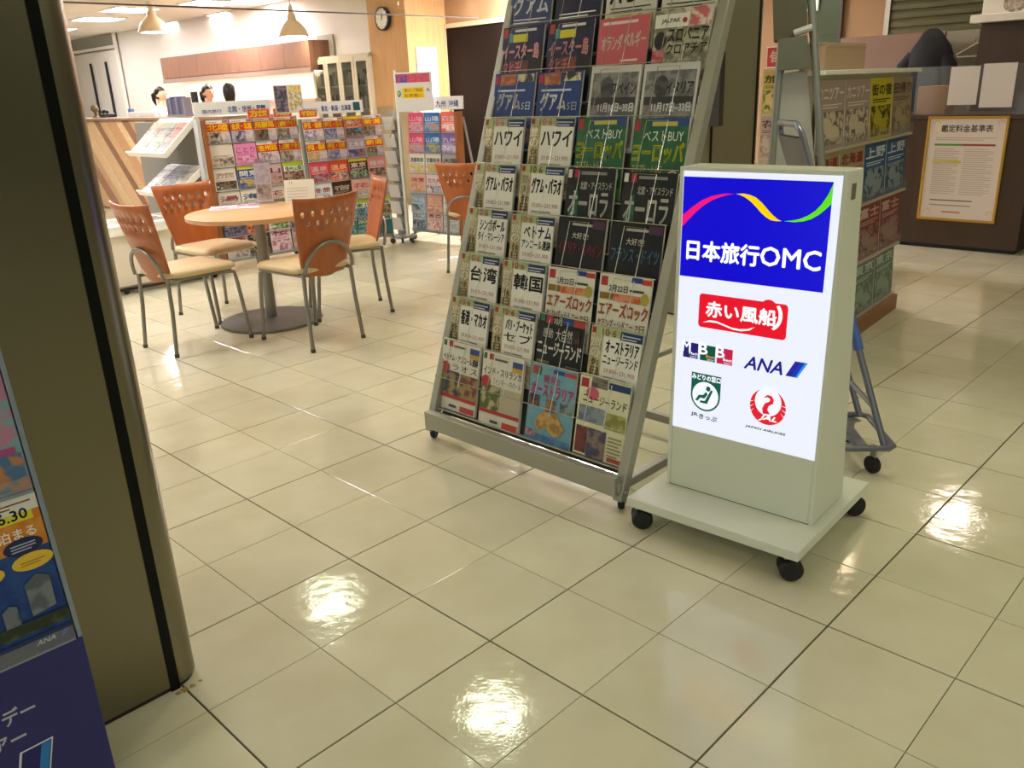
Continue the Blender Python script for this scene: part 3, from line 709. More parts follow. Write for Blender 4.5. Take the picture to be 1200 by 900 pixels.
# ------------------------------------------------------------------ the big wheeled A-frame rack
RK = frame((-.3446, 3.1196), -.7853); TH = .3419; RW = .946
rack = empty('brochure_rack', RK); tag(rack, 'grey steel wheeled A-frame rack full of overseas travel brochures', 'display rack')
m_rack = mat('rack_steel', 'a9a89a', .42, metal=.35)
def RP(u, v, off=0.0): return Vector((u, v * sin(TH) - off * cos(TH), .07 + v * cos(TH) + off * sin(TH)))
POST = 1.86
for u in (-.022, RW - .018):
    q = MB(); q.box(-.018, .018, -.02, .02, 0, POST, bev=.004)
    q.build('side_post', m_rack, rack, M=Matrix.Translation(RP(u + .018, -.03, -.03)) @ Matrix.Rotation(-TH, 4, 'X'))
top = RP(0, POST - .03, -.03)
for u in (0, RW):
    q = MB(); q.tube([(u, .60, .085), (u, RP(0, .92).y + .03, RP(0, .92).z)], .014, 8); q.build('rear_leg', m_rack, rack, smooth=40)
    q = MB(); q.box(u - .014, u + .014, .0, .62, .07, .1, bev=.003); q.build('base_rail', m_rack, rack)
    q = MB(); q.tube([(u, .17, .48), (u, .46, .48)], .008, 6); q.build('side_stay', m_rack, rack)
q = MB(); q.box(-.004, RW + .004, -.012, .02, .055, .125, bev=.003); q.build('kick_rail', m_rack, rack)
q = MB(); q.box(.014, RW - .014, .59, .615, .07, .1); q.build('rear_rail', m_rack, rack)
q = MB(); q.box(.01, RW - .01, top.y - .02, top.y + .02, top.z - .03, top.z, bev=.004); q.build('top_rail', m_rack, rack)
BPM = Matrix.Translation(RP(0, 0, -.055)) @ Matrix.Rotation(-TH, 4, 'X')
MB().box(.012, RW - .012, 0, .006, .05, POST - .03).build('back_sheet', mat('dark_backing', '4c4b45', .6), rack, M=BPM)
for x in (.0, RW):
    for y in (.03, .59): caster(rack, x, y, .026, .02, .072, .5, False)
ROWTOP = [1.737 - .1735 * r for r in range(9)]
HA = .277; DLT = .15
def mag_matrix(u, vtop, jitter=0.0):
    lean = TH - DLT
    foot = RP(u, vtop - HA, -.040)
    return RK @ Matrix.Translation(foot) @ Matrix.Rotation(jitter, 4, 'Y') @ Matrix.Rotation(-lean, 4, 'X')
for r, vt in enumerate(ROWTOP):
    L_ = MB(); vb = vt - HA
    L_.box(.012, RW - .012, -.012 if r == 8 else 0, .03, -.004, .0).build('pocket_ledge', m_rack, rack, M=Matrix.Translation(RP(0, vb, -.03)) @ Matrix.Rotation(-TH, 4, 'X'))
ws = MB(); HWI = .158
ws.tube([(-.042, 0, 0), (-.042, 0, HWI), (.042, 0, HWI), (.042, 0, 0)], .0017, 5)
wmesh = ws.mesh('pocket_wire', mat('chrome_wire', 'b8b6aa', .25, metal=.8))
rail = MB().tube([(.01, 0, 0), (RW - .01, 0, 0)], .0019, 5).mesh('wire_rail', MATS['chrome_wire'])
CU_ = [.108, .345, .58, .815]
for r, vt in enumerate(ROWTOP):
    o = bpy.data.objects.new('wire_rail', rail); COL.objects.link(o); o.parent = rack; o.location = RP(0, vt - .172 if r < 8 else vt - .15, .020)
    for u in CU_:
        o = bpy.data.objects.new('pocket_wire', wmesh); COL.objects.link(o); o.parent = rack
        o.matrix_local = Matrix.Translation(RP(u, vt - .172, .020)) @ Matrix.Rotation(-TH, 4, 'X')
ROWS = [
 [(('plain', '30406e', 'グアム', 'e8e8f0', '4a5a88', '8a6a5c', None), 'blue and white island brochure in the top row, by the rack side'), (('plain', '1e2040', '', 'ffffff', '3a2838', '222240', None), 'dark navy night-sky brochure in the top row'),
  (('plain', 'd8d4c4', 'A·B·C', '2a2a2a', 'c8a850', 'd8d0b8', 'd8b838'), 'white and yellow price table leaflet in the top row'), (('plain', 'dcd8c8', '123456', '2a2a2a', 'c0b8a0', 'a8a890', 'c8b058'), 'white timetable leaflet with a row of numerals in the top row')],
 [(('easter',), 'dark navy brochure with pink title and yellow strip', 'easter'), (('easter',), 'dark navy brochure with pink title and yellow strip', 'easter'), (('pinkcover', 'オランダ', 'ベルギー'), 'pink Netherlands and Belgium brochure over a green field'), (('tulips',), 'tulip field brochure with white airline strip and dark lettering')],
 [(('guam',), 'blue Guam brochure with large white katakana title', 'guam'), (('guam',), 'blue Guam brochure with large white katakana title', 'guam'), (('monochrome', 'スペイン', '11月16日~35日'), 'black and white photocopied Spain leaflet'), (('monochrome', 'イタリア', '11月17日~33日'), 'black and white photocopied Italy leaflet')],
 [(('holiday', ('ハワイ',), 'c8a070', 'e8d0a8'), 'white Hawaii brochure with short bold black title', 'hawaii'), (('holiday', ('ハワイ',), 'c8a070', 'e8d0a8'), 'white Hawaii brochure with short bold black title', 'hawaii'), (('europe',), 'green Europe brochure with yellow title and red round badge', 'europe'), (('europe',), 'green Europe brochure with yellow title and red round badge', 'europe')],
 [(('holiday', ('グアム・パラオ',), '6a88b0', 'd0d8e0'), 'white Guam and Palau brochure with blue sea picture', 'palau'), (('holiday', ('グアム・パラオ',), '6a88b0', 'd0d8e0'), 'white Guam and Palau brochure with blue sea picture', 'palau'), (('aurora',), 'black aurora brochure with green light and white title', 'aurora'), (('aurora',), 'black aurora brochure with green light and white title', 'aurora')],
 [(('holiday', ('シンガポール', 'タイ・マレーシア'), '8090b0', 'b0a890'), 'white Singapore, Thailand and Malaysia brochure'), (('holiday', ('ベトナム', 'アンコール遺跡'), '7a9a60', 'c0b890'), 'white Vietnam and Angkor ruins brochure with tan side strip'), (('black', 'イタリア・スペイン', ''), 'black Italy and Spain brochure with dark red title'), (('black', 'フランス・ドイツ', '', '5a8ea8', '6a86a8', 'a8b8c8'), 'black France and Germany brochure with blue-grey title')],
 [(('holiday', ('台湾',), '3a3a42', 'c89870'), 'white Taiwan brochure with two large black characters'), (('holiday', ('韓国',), '8a8a88', 'c0b8a8'), 'white Korea brochure with two large black characters'), (('rock',), 'cream outback brochure with large rust-brown title', 'rock'), (('rock',), 'cream outback brochure with large rust-brown title', 'rock')],
 [(('holiday', ('香港・マカオ',), '8a5a3c', 'c89868'), 'white Hong Kong and Macau brochure'), (('holiday', ('バリ・プーケット', 'セブ'), '5a80a8', 'd0a890'), 'white Bali, Phuket and Cebu brochure'), (('nzblack',), 'black New Zealand brochure with white title'), (('holiday', ('オーストラリア', 'ニュージーランド'), '24304c', 'a07850'), 'white Australia and New Zealand brochure with tan side strip')],
 [(('photo3', 'ベトナム・アンコール遺跡', 'ラオス', '34405c', 'a08850', '7a4440'), 'cream Vietnam and Angkor brochure with costume photographs, bottom row'), (('photo3', 'インド・スリランカ', 'ミャンマー・ネパール', '5c6a38', 'c0b088', 'b8b0a0'), 'cream India and Sri Lanka brochure with elephant-grey photographs'), (('ausblue',), 'light blue Australia brochure with pink title and map'), (('nzcream',), 'cream New Zealand brochure with two people in plaid')],
]
GRP = dict(easter='twin navy island brochures', guam='twin blue Guam brochures', hawaii='twin Hawaii brochures', europe='twin green Europe brochures', palau='twin Guam and Palau brochures', aurora='twin aurora brochures', rock='twin outback brochures')
random.seed(11)
for r, row in enumerate(ROWS):
    for c, spec in enumerate(row):
        d, lab = spec[0], spec[1]; g = GRP[spec[2]] if len(spec) > 2 else None
        if g: lab += ', ' + ('outer slot', 'second slot', 'third slot', 'slot by the lit sign')[c]
        brochure(mag_matrix(CU_[c] + random.uniform(-.006, .006), ROWTOP[r] + random.uniform(-.006, .004), random.uniform(-.012, .012)), d, lab + (' on wheeled rack' if len(lab.split()) < 14 else ''), group=g, w=.212, h=HA + .004, t=random.choice((.004, .008, .012)))
# ================================================================== table and chairs
m_ply = mat('orange_plywood', 'b4622c', .38, noise=.18, nscale=5, ncol='a45524', stretch=(3, 3, .5), coat=.15)
m_seat = mat('beige_vinyl', 'd8bf94', .42, bump=.1, bscale=200)
m_tubem = mat('silver_tube', '8d877e', .35, metal=.7)
m_top = mat('maple_laminate', 'dcb083', .35, noise=.12, nscale=6, ncol='d2a374', stretch=(.6, 6, 6))
def back_surface(u, v):
    "u -1..1 across, v 0..1 up: curved, tapering plywood shell"
    w = .135 + .075 * v ** .8; z = .395 + .43 * v; ang = u * .55
    y = .195 + .10 * v - .045 * (1 - cos(u * 1.25)) * (1 if v > .1 else 1)
    zz = z + (0.0 if v > .02 else .06 * u * u) + (.012 * u * u if v > .98 else 0)
    return Vector((w * u, y, zz))
def make_chair():
    root = empty('dining_chair', Matrix.Identity(4))
    # backrest with two rows of real perforations
    vs = []; fs = []; idx = {}
    def V(u, v):
        k = (round(u, 4), round(v, 4))
        if k not in idx: idx[k] = len(vs); vs.append(back_surface(u, v))
        return idx[k]
    def quad(u0, u1, v0, v1): fs.append((V(u0, v0), V(u1, v0), V(u1, v1), V(u0, v1)))
    cols = 14; us = [-1 + 2 * i / cols for i in range(cols + 1)]
    vr = [0, .03, .12, .28, .44, .58, .66, .75, .78, .87, .94, 1]
    for j in range(len(vr) - 1):
        hole_row = {6: 1, 8: 0}.get(j)
        for i in range(cols):
            u0, u1, v0, v1 = us[i], us[i + 1], vr[j], vr[j + 1]
            if hole_row is not None and 1 <= i <= cols - 2 and (i % 2 == hole_row or False):
                cu, cv = (u0 + u1) / 2, (v0 + v1) / 2; hu, hv = (u1 - u0) * .40, (v1 - v0) * .40
                ring = [(cu + hu * cos(a), cv + hv * sin(a)) for a in [pi * 1.25 + k * pi / 4 for k in range(8)]]
                outer = [(u0, v0), (cu, v0), (u1, v0), (u1, cv), (u1, v1), (cu, v1), (u0, v1), (u0, cv)]
                # outer ring mid-points are only used inside this cell
                for k in range(8):
                    k2 = (k + 1) % 8; fs.append((V(*outer[k]), V(*outer[k2]), V(*ring[k2]), V(*ring[k])))
            else: quad(u0, u1, v0, v1)
    b = MB(); b.add(vs, fs); back = b.build('backrest', m_ply, root)
    md = back.modifiers.new('thickness', 'SOLIDIFY'); md.thickness = .011; md.offset = 0
    back.data.polygons.foreach_set('use_smooth', [True] * len(back.data.polygons)); back.data.set_sharp_from_angle(angle=radians(40))
    # seat cushion
    s = MB(); pr = rrect(-.205, -.215, .205, .205, .07, 6); lay = [(.93, .425), (1.0, .434), (1.0, .448), (.95, .460), (.7, .466)]
    n = len(pr); vv = []; ff = []
    for sc, z in lay: vv += [(x * sc * (1 - .12 * (y > 0) * y / .2), y * sc, z) for x, y in pr]
    for i in range(len(lay) - 1):
        for k in range(n): k2 = (k + 1) % n; ff.append((i * n + k, i * n + k2, (i + 1) * n + k2, (i + 1) * n + k))
    ff.append(tuple(range((len(lay) - 1) * n, len(lay) * n))); ff.append(tuple(reversed(range(n)))); s.add(vv, ff); s.build('seat', m_seat, root, smooth=60)
    R = .0115
    for sx in (-1, 1):
        MB().tube([(sx * .185, -.235, .0), (sx * .178, -.20, .34), (sx * .176, -.19, .40), (sx * .172, -.15, .417)], R, 8).build('leg', m_tubem, root, smooth=50)
        MB().tube([(sx * .175, .235, .0), (sx * .165, .21, .25), (sx * .158, .203, .43)], R, 8).build('leg', m_tubem, root, smooth=50)
        MB().tube([(sx * .172, -.15, .417), (sx * .158, .203, .417)], .0105, 8).build('seat_rail', m_tubem, root, smooth=50)
        for yy in (-.235, .235): MB().lathe([(.0135, 0), (.0135, .02)], 10).build('foot_cap', mat('cap_brown', '4a4038', .5), root, M=Matrix.Translation((sx * (.185 if yy < 0 else .175), yy * .998, 0)))
    ar = [(.158 * cos(a), .222 + .035 * sin(a), .43 + .155 * sin(a)) for a in [pi * k / 16 for k in range(17)]]
    MB().tube(ar, .0105, 8).build('back_arch', m_tubem, root, smooth=50)
    MB().tube([(-.165, .1, .417), (.165, .1, .417)], .009, 8).build('cross_rail', m_tubem, root, smooth=50)
    return root
chair0 = make_chair(); first = True
def place_chair(cx, cy, fx, fy, label):
    global first
    o = chair0 if first else copy_tree(chair0); first = False
    o.matrix_world = frame((cx, cy), math.atan2(-fx, fy) + pi)      # local -y is forward
    o['label'] = label; o['category'] = 'chair'; o['group'] = 'perforated plywood chairs around the round table'
    return o
place_chair(-1.82, 4.72, .305, .355, 'orange plywood chair with beige seat beside the steel column, back to the white display table')
place_chair(-1.14, 4.70, -.33, .30, 'orange plywood chair with its pierced back to the wheeled rack and the calendar before it')
place_chair(-1.88, 5.40, .78, -.63, 'orange plywood chair between the round table and the newspaper stand, seat under the leaflet')
place_chair(-1.03, 5.33, -.93, -.35, 'orange plywood chair turned edge-on between the round table and the white sign pole')
place_chair(-.22, 6.58, .3, .95, 'bright orange plywood chair standing alone half behind the wheeled rack')

TC = Vector((-1.50, 5.16, 0)); TZ = .69
tb = empty('round_table', Matrix.Translation(TC)); tag(tb, 'round pale wood cafe table on a grey disc base', 'table')
MB().lathe([(.415, TZ - .03), (.42, TZ - .026), (.42, TZ - .004), (.415, TZ)], 56).build('tabletop', m_top, tb, smooth=40)
MB().lathe([(.31, 0), (.315, .006), (.31, .016), (.06, .024), (.036, .03)], 48).build('base_disc', mat('grey_base', '7c7a78', .38, metal=.5), tb, smooth=40)
MB().tube([(0, 0, .02), (0, 0, TZ - .03)], .034, 20).build('column', m_tubem, tb, smooth=50)
MB().lathe([(.12, TZ - .042), (.12, TZ - .03)], 20).build('top_plate', m_tubem, tb)
# things on the table
def on_table(px, py): return on_z(px, py, TZ)
q = on_table(275, 243); lf = empty('leaflet', frame((q.x, q.y), .25, TZ)); tag(lf, 'white and purple leaflet lying flat on the round table', 'leaflet')
MB().box(-.15, .15, -.11, .11, 0, .002).build('sheet', mat('leaflet_paper', 'e4dcdc', .4), lf)
a = Art(.3, .22); a.rect(.05, .05, .6, .95, 'cdbfd0', 'e8dfe4'); a.rect(.55, .55, 1, .95, '9a5ab0', 'c8a0cc'); a.rect(.1, .2, .4, .5, 'c8c4d4', '8a84a0')
a.build('printed_panel', lf, Matrix.Translation((-.15, -.11, .0022)) @ Matrix.Rotation(-pi / 2, 4, 'X'))
q = on_table(312, 238); ac = empty('leaflet_holder', frame((q.x, q.y), .2, TZ)); tag(ac, 'clear acrylic stand holding a pale mauve leaflet upright on the round table', 'leaflet stand')
MB().lathe([(.075, 0), (.075, .006)], 28, sy=.6).build('base', glass('acrylic', (.97, .97, .98), .06, .05, .05), ac)
MB().box(-.052, .052, -.006, -.003, .004, .26).build('front_pane', MATS['acrylic'], ac)
MB().box(-.052, .052, .004, .007, .004, .26).build('back_pane', MATS['acrylic'], ac)
MB().box(-.049, .049, -.001, .001, .008, .25).build('insert', mat('insert_paper', 'ddd0d4', .5), ac)
a = Art(.098, .242); a.rect(.06, .5, .94, .96, 'c4b4c0', 'd8ccd4'); a.rect(.06, .06, .94, .46, 'a08a84', 'c0b0a8'); a.rect(.06, .22, .4, .36, '6a4a3c', '8a6a58'); a.build('printed_panel', ac, Matrix.Translation((-.049, -.0012, .008)))
q = on_table(352, 237); cl = empty('desk_calendar', frame((q.x, q.y), .12, TZ)); tag(cl, 'white desk calendar leaning open on the round table', 'calendar')
tl = Matrix.Rotation(-.42, 4, 'X')
MB().box(-.095, .095, 0, .003, 0, .15).build('front_leaf', mat('calendar_paper', 'ddd3c4', .5), cl, M=tl)
MB().box(-.095, .095, 0, .003, 0, .14).build('rear_leaf', mat('calendar_paper'), cl, M=Matrix.Translation((0, .118, 0)) @ Matrix.Rotation(.42, 4, 'X'))
a = Art(.19, .15); a.text('11', .18, .82, .26, .93, '3a3440', .01)
for k in range(5): a.lines(.08, .1 + .13 * k, .94, .14 + .13 * k, 1, 'a89c94', .5)
a.build('month_print', cl, tl @ Matrix.Translation((-.095, -.0005, 0)))

# ================================================================== standing brochure racks in the shop
def shop_rack(name, label, o, phi, W, rows, cols, top, pitch, cover, labels, lean=.05, side=None, header=None, depth=.34, wheels=True, bh=.24, grp=None, rise=.0, floor_z=.085, headtxt=None):
    F = frame(o, phi); rk = empty(name, F); tag(rk, label, 'display rack')
    zb = floor_z; H = top
    R_ = Matrix.Rotation(-lean, 4, 'X')
    for x in (-.012, W - .012): MB().box(x, x + .024, 0, .03, 0, H - zb, bev=.003).build('upright', m_greyp, rk, M=Matrix.Translation((0, 0, zb)) @ R_)
    for x in (0, W): MB().box(x - .012, x + .012, 0, depth, zb - .03, zb, bev=.003).build('foot_rail', m_greyp, rk)
    MB().box(.012, W - .012, .022, .03, .0, H - zb).build('back_sheet', mat('rack_back', '6c6a64', .6), rk, M=Matrix.Translation((0, 0, zb)) @ R_)
    MB().box(.012, W - .012, -.03, .022, 0, .02).build('bottom_shelf', m_greyp, rk, M=Matrix.Translation((0, 0, zb)) @ R_)
    for x in (0, W): MB().tube([(x, depth - .02, zb), (x, .05 + (H - zb) * sin(lean), H - .05)], .01, 6).build('rear_strut', m_greyp, rk)
    if wheels:
        for x in (0, W):
            for y in (.01, depth - .02): caster(rk, x, y, .026, .02, zb - .028, .4, False)
    cw = W / cols
    led = MB().box(.012, W - .012, -.028, .022, 0, .004).mesh('pocket_ledge', mat('clear_ledge', 'b9b6b0', .3))
    lip = MB().box(.012, W - .012, -.03, -.027, 0, .03).mesh('pocket_lip', glass('acrylic'))
    for r in range(rows):
        z = H - zb - rise - (r + 1) * pitch
        for me, nm in ((led, 'pocket_ledge'), (lip, 'pocket_lip')):
            ob = bpy.data.objects.new(nm, me); COL.objects.link(ob); ob.parent = rk; ob.matrix_local = Matrix.Translation((0, 0, zb)) @ R_ @ Matrix.Translation((0, 0, max(z, .0)))
        for c in range(cols):
            d = cover(r, c)
            if d is None: continue
            l, g = labels(r, c)
            bhh = min(bh, pitch - .008 if r < rows - 1 else bh)
            M = F @ Matrix.Translation((0, 0, zb)) @ R_ @ Matrix.Translation((cw * (c + .5) + random.uniform(-.004, .004), -.022, max(z, 0) + .005)) @ Matrix.Rotation(-.03 + random.uniform(-.01, .01), 4, 'X')
            brochure(M, d, l, group=g, w=cw - .012, h=bhh, t=.006)
    if header:
        hx0, hx1, hh, hy = header
        MB().box(hx0, hx1, .0, .012, 0, hh, bev=.002).build('header_board', mat('header_white', 'e2e0e0', .4), rk, M=Matrix.Translation((0, 0, zb)) @ R_ @ Matrix.Translation((0, .01, H - zb + hy)))
        if headtxt:
            for (t, x0, z0, x1, z1, c) in headtxt:
                a = Art(hx1 - hx0, hh)
                a.text(t, x0, z0, x1, z1, c, .02) if t else a.rect(x0, z0, x1, z1, c)
                a.build('header_lettering' if t else 'header_emblem', rk, Matrix.Translation((hx0, 0, zb)) @ R_ @ Matrix.Translation((0, .0095, H - zb + hy)))
    return rk
ORD = ['top', 'second', 'third', 'fourth', 'fifth', 'sixth', 'seventh']
CN = ['first', 'second', 'third', 'fourth']
# -- unit with the wooden side, domestic tours
LU = {(0, 0): ('redyellow', '北陸', '3c3430', 'c0a898'), (0, 1): ('redyellow', '金沢・北陸', '4a4858', 'b0a0b8'), (0, 2): ('redyellow', '飛騨路', '3a2c22', '7a6450'), (0, 3): ('redyellow', '信州', '6a5a54', 'a89890'),
      (1, 0): ('plain', 'd8ccc0', '', '5a4438', '6a5448', 'b8a898', None), (1, 1): ('plain', 'dc8ab8', 'ことり', 'c84a90', 'e0a8cc', 'c0607c', None), (1, 2): ('redyellow', '信州路', '8a7488', 'c8b4b8'), (1, 3): ('redyellow', '信州', '6a5a54', 'a89890'),
      (2, 0): ('plain', 'dcd4c8', '旅', 'c8a0a0', '7a6458', '3a3430', None), (2, 1): ('plain', '2a4a8c', '関東', 'f0f0f4', 'c8a030', '7a88a8', 'd0c030'), (2, 2): ('plain', 'c8a8a8', '山', '8a4458', 'c09888', '8a6a60', None), (2, 3): ('greentop', '信州山梨', '7c3a48', 'a89878'),
      (3, 0): ('plain', 'd8d0c8', '湯', 'a85868', 'b0a098', '6a6058', None), (3, 1): ('plain', 'e0d8cc', '海', '4a6a98', '8aa0b0', 'c8b8a0', None), (3, 2): ('plain', 'd4c8b8', '花', 'b04868', '8a7a60', '5a7048', None), (3, 3): ('plain', 'dcd8d0', '空', '3a5a98', 'a0a8b8', '707890', None),
      (4, 0): ('plain', '4a4058', '蔵', 'd8c8d8', '3a3440', '7a6a88', None), (4, 1): ('plain', 'b8402c', '味', 'f0d8a0', '4a2a24', 'd88050', None), (4, 2): ('plain', 'd8d4c8', '宿', '3a6a50', 'a8c088', '485a40', None), (4, 3): ('plain', '2f4a94', 'おくのほそ道', 'e8d040', 'c09088', '6a5a60', None),
      (5, 0): ('plain', 'c8b8b0', '春', 'a04858', '807068', 'b0a8a0', None), (5, 1): ('plain', '383440', '夜', 'd0c890', '6a5038', '2a2830', None), (5, 2): ('plain', 'd8c8cc', '桜', 'c04878', 'b07088', 'e0c8cc', None), (5, 3): ('plain', 'c8a0a8', '秋', '8a3030', '8a5040', 'c0907c', None)}
DC = {'redyellow': 'red and yellow regional brochure', 'plain': 'picture brochure', 'greentop': 'green-topped regional brochure', 'tall': 'tall brochure'}
def cname(h):
    r, g, b = [int(h[i:i + 2], 16) for i in (0, 2, 4)]
    mx, mn = max(r, g, b), min(r, g, b)
    if mx < 90: return 'dark'
    if mx - mn < 40: return 'white' if mn > 195 else 'grey'
    if r == mx: return ('pink' if b > g else 'orange' if g > 90 and b < 100 else 'red' if g < 110 else 'peach')
    if g == mx: return 'green'
    return 'blue' if r < 120 else 'purple'
def labeller(specs, where):
    def f(r, c):
        d = specs(r, c); n = DC[d[0]]
        if d[0] in ('plain', 'tall'): n = cname(d[1]) + ' ' + n
        return '%s, %s row %s slot, %s' % (n, ORD[r], CN[c], where), None
    return f
random.seed(5)
lu = lambda r, c: LU.get((r, c))
rkL = shop_rack('brochure_rack', 'grey brochure rack with wooden side panel and white domestic tour header, beside the newspaper stand', (-2.27, 6.77), .74, .80, 6, 4, 1.19, .182, lu, labeller(lu, 'wooden-sided rack'),
          header=(-.05, .60, .10, .035), headtxt=[('国内旅行', .1, .15, .34, .42, '2a3a9a'), ('北陸・信州・飛騨', .42, .15, .92, .62, '2a3a9a')])
MB().box(-.05, -.014, -.03, .06, .05, 1.19, bev=.003).build('wooden_side', mat('rack_wood', '9a5a2c', .45, noise=.2, nscale=6, stretch=(5, 5, .5)), rkL)
MB().box(-.085, -.052, -.02, .05, .03, 1.2, bev=.003).build('side_pillar', mat('rack_light_grey', 'bcbab8', .4), rkL)
RU = {(0, 0): ('redyellow', '伊豆・箱根', '8a7898', 'd0c8d0'), (0, 1): ('redyellow', '伊豆・箱根', '4a5c98', '9a8c98'), (0, 2): ('plain', 'd0602c', '秋', 'e8e0d8', '6a90b8', '3c4a38', 'd8c030'), (0, 3): ('redyellow', '新潟', '5a4c34', '9a8a70'),
      (1, 0): ('redyellow', '伊豆・箱根', 'a89058', 'c8a080'), (1, 1): ('redyellow', '伊豆・箱根', '4a5c98', '9a8c98'), (1, 2): ('plain', 'a898b0', '北海道', 'f0e8e8', '2a4a94', '9a6050', None), (1, 3): ('redyellow', '新潟', '5a4c34', '9a8a70'),
      (2, 0): ('plain', 'd8485c', '温泉', 'f0d0d0', 'b08098', '7a3a38', None), (2, 1): ('plain', 'd84c2c', '温泉', 'f4d8b0', '4a5880', 'd8a890', None), (2, 2): ('plain', '5a2a24', '東京', 'f0e0d8', '2c3428', '8aa890', 'd8c028'), (2, 3): ('plain', 'd8888c', '箱根', 'f0e8f0', '4a3c48', '9a8470', None),
      (3, 0): ('plain', 'dce0e8', '冬旅', 'b84858', '6a88b8', 'd8dce8', None), (3, 1): ('plain', '4a2c24', '宿', 'c8b8a8', '2c2a2c', '8a8478', None), (3, 2): ('plain', 'e0b0a8', '花', 'd05868', 'c8c0b4', '9aa898', None), (3, 3): ('plain', 'd4d4e4', '信越', '6a6ac0', 'c8ccd8', '9098c0', None),
      (4, 0): ('plain', 'c8c4a8', '里', '3a5a40', '8a9060', '4a5a38', None), (4, 1): ('plain', 'd8d0c0', '酒', '5a3a30', 'a08870', '6a5848', None), (4, 2): ('greentop', '東北', '3c6a64', '8aa0c0'), (4, 3): ('greentop', '新潟', '6a5a38', 'a89870'),
      (5, 0): ('plain', '3a7a70', '海', 'd8e8e0', '2c5a58', '6a9a90', None), (5, 1): ('plain', '4a8a7c', '湖', 'e0ece4', '3a6a60', '8ab0a8', None), (5, 2): ('plain', '2c7a68', '森', 'd8e8dc', '4a6ab0', '88b0a0', None), (5, 3): ('greentop', '新潟', '2c7a64', '4a6a98')}
ru = lambda r, c: RU.get((r, c))
shop_rack('brochure_rack', 'grey brochure rack with white header board and small green emblem, beside the white sign pole', (-1.63, 7.28), .79, .82, 6, 4, 1.16, .178, ru, labeller(ru, 'rack by sign pole'),
          header=(-.0, .66, .10, .03), headtxt=[('国内旅行', .06, .2, .28, .5, '2a3a9a'), ('東北・新潟・北海道', .34, .2, .80, .66, '2a3a9a'), ('', .84, .15, .95, .85, '2a5a68')])
# red strip tickets along the tops of the two racks
def top_card(px, py, k, w, h, col, label, txt=None, kk=None):
    P_ = on_plane(px, py, *k); t = empty('shelf_card', frame((P_.x, P_.y), .76, P_.z - h / 2)); tag(t, label, 'card')
    MB().box(-w / 2, w / 2, 0, .003, 0, h).build('card', mat('card_stock', 'e8e0d8', .5), t)
    a = Art(w, h); a.rect(.02, .04, .98, .96, col, kk or col)
    if txt: a.text(txt, .1, .2, .9, .85, 'f4e040', .03)
    elif kk: a = Art(w, h); DESIGNS['duo'](a)
    a.build('card_print', t, Matrix.Translation((-w / 2, -.0005, 0))); return t
pl = ((-2.27 - .02, 6.77, 0), (sin(.74), -cos(.74), 0)); pr2 = ((-1.63, 7.28, 0), (sin(.79), -cos(.79), 0))
top_card(303, 133, pl, .20, .075, 'd8503c', 'red strip card above the wooden-sided rack', '旅')
top_card(331, 132, pl, .17, .07, 'd8583c', 'orange red strip card at the end of the wooden-sided rack', '湯')
top_card(361, 133, pr2, .17, .06, 'd8503c', 'red strip card above the rack next to the sign pole', '宿')
top_card(338, 116, pl, .26, .22, 'b8a898', 'two-picture promotional card standing between the two header boards', None, 'e0d8d0')

# -- rack beyond the sign pole, faces the table
R3 = {(0, 0): ('plain', 'c83a64', '山陰', 'f0c8d0', 'a07080', 'c89898', None), (0, 1): ('plain', '2f6aa8', '山陽', 'e0ecf4', 'b08870', '7090a8', None), (0, 2): ('plain', 'e05c50', '四国', 'f4d8d0', 'e8a8a0', 'e8e0e0', None),
      (1, 0): ('plain', 'c83a64', '山陰', 'f0c8d0', 'a08890', 'b09090', None), (1, 1): ('plain', '2f6aa8', '山陽', 'e0ecf4', 'b8a838', '5a80a0', None), (1, 2): ('plain', '8068b0', '九州', 'f0ecf8', 'b0a0c8', 'd8d0e0', None),
      (2, 0): ('plain', 'd8d0c4', '京都奈良', '3a5a58', 'b8a848', 'c8b888', None), (2, 1): ('plain', 'd8d0c4', '京都奈良', '3a5a58', 'b8a040', 'c8a878', None), (2, 2): ('plain', 'a8a4a4', '大阪', '2a2c34', 'b86a88', '888488', None),
      (3, 0): ('plain', 'd0a890', '味覚', 'b83a38', 'b88048', 'c8a090', None), (3, 1): ('plain', 'd8c8c8', '北九州', 'c05068', '6a7488', 'd8ccd0', None), (3, 2): ('plain', 'e0dcd8', 'あい', '2a2a2e', 'c8b8b0', '906a60', None),
      (4, 0): ('plain', '8494a4', '沖縄', 'c0d0dc', '4a5048', '8aa0b4', None), (4, 1): ('plain', 'c8907c', '石垣', 'e8d0c0', 'd8b8a0', 'b07860', None), (4, 2): ('plain', 'd8d8d8', '島', '6a7488', 'b0b4b8', 'd0d0d0', None),
      (5, 0): ('plain', '7c8894', '海', 'd0d8e0', '3c4440', '7a8890', None), (5, 1): ('plain', 'd0b8b0', '宮古', 'b04850', 'b86a68', 'd8c8c0', None), (5, 2): ('plain', 'c8c8c8', '空', '5a6478', 'b8bcc0', '989ca0', None)}
r3 = lambda r, c: R3.get((r, c))
rk3 = shop_rack('brochure_rack', 'grey brochure rack with long white header, behind the lone orange chair', (-.88, 8.08), -.76, .66, 6, 3, 1.16, .18, r3, labeller(r3, 'rack behind lone chair'),
          header=(.06, .70, .11, .02), headtxt=[('西日本', .1, .2, .42, .7, '3a4a9a'), ('九州', .46, .2, .66, .7, '3a4a9a'), ('沖縄', .72, .2, .92, .7, '3a4a9a')])
MB().box(.668, .70, -.02, .06, .05, 1.16, bev=.003).build('wooden_side', MATS['rack_wood'], rk3)
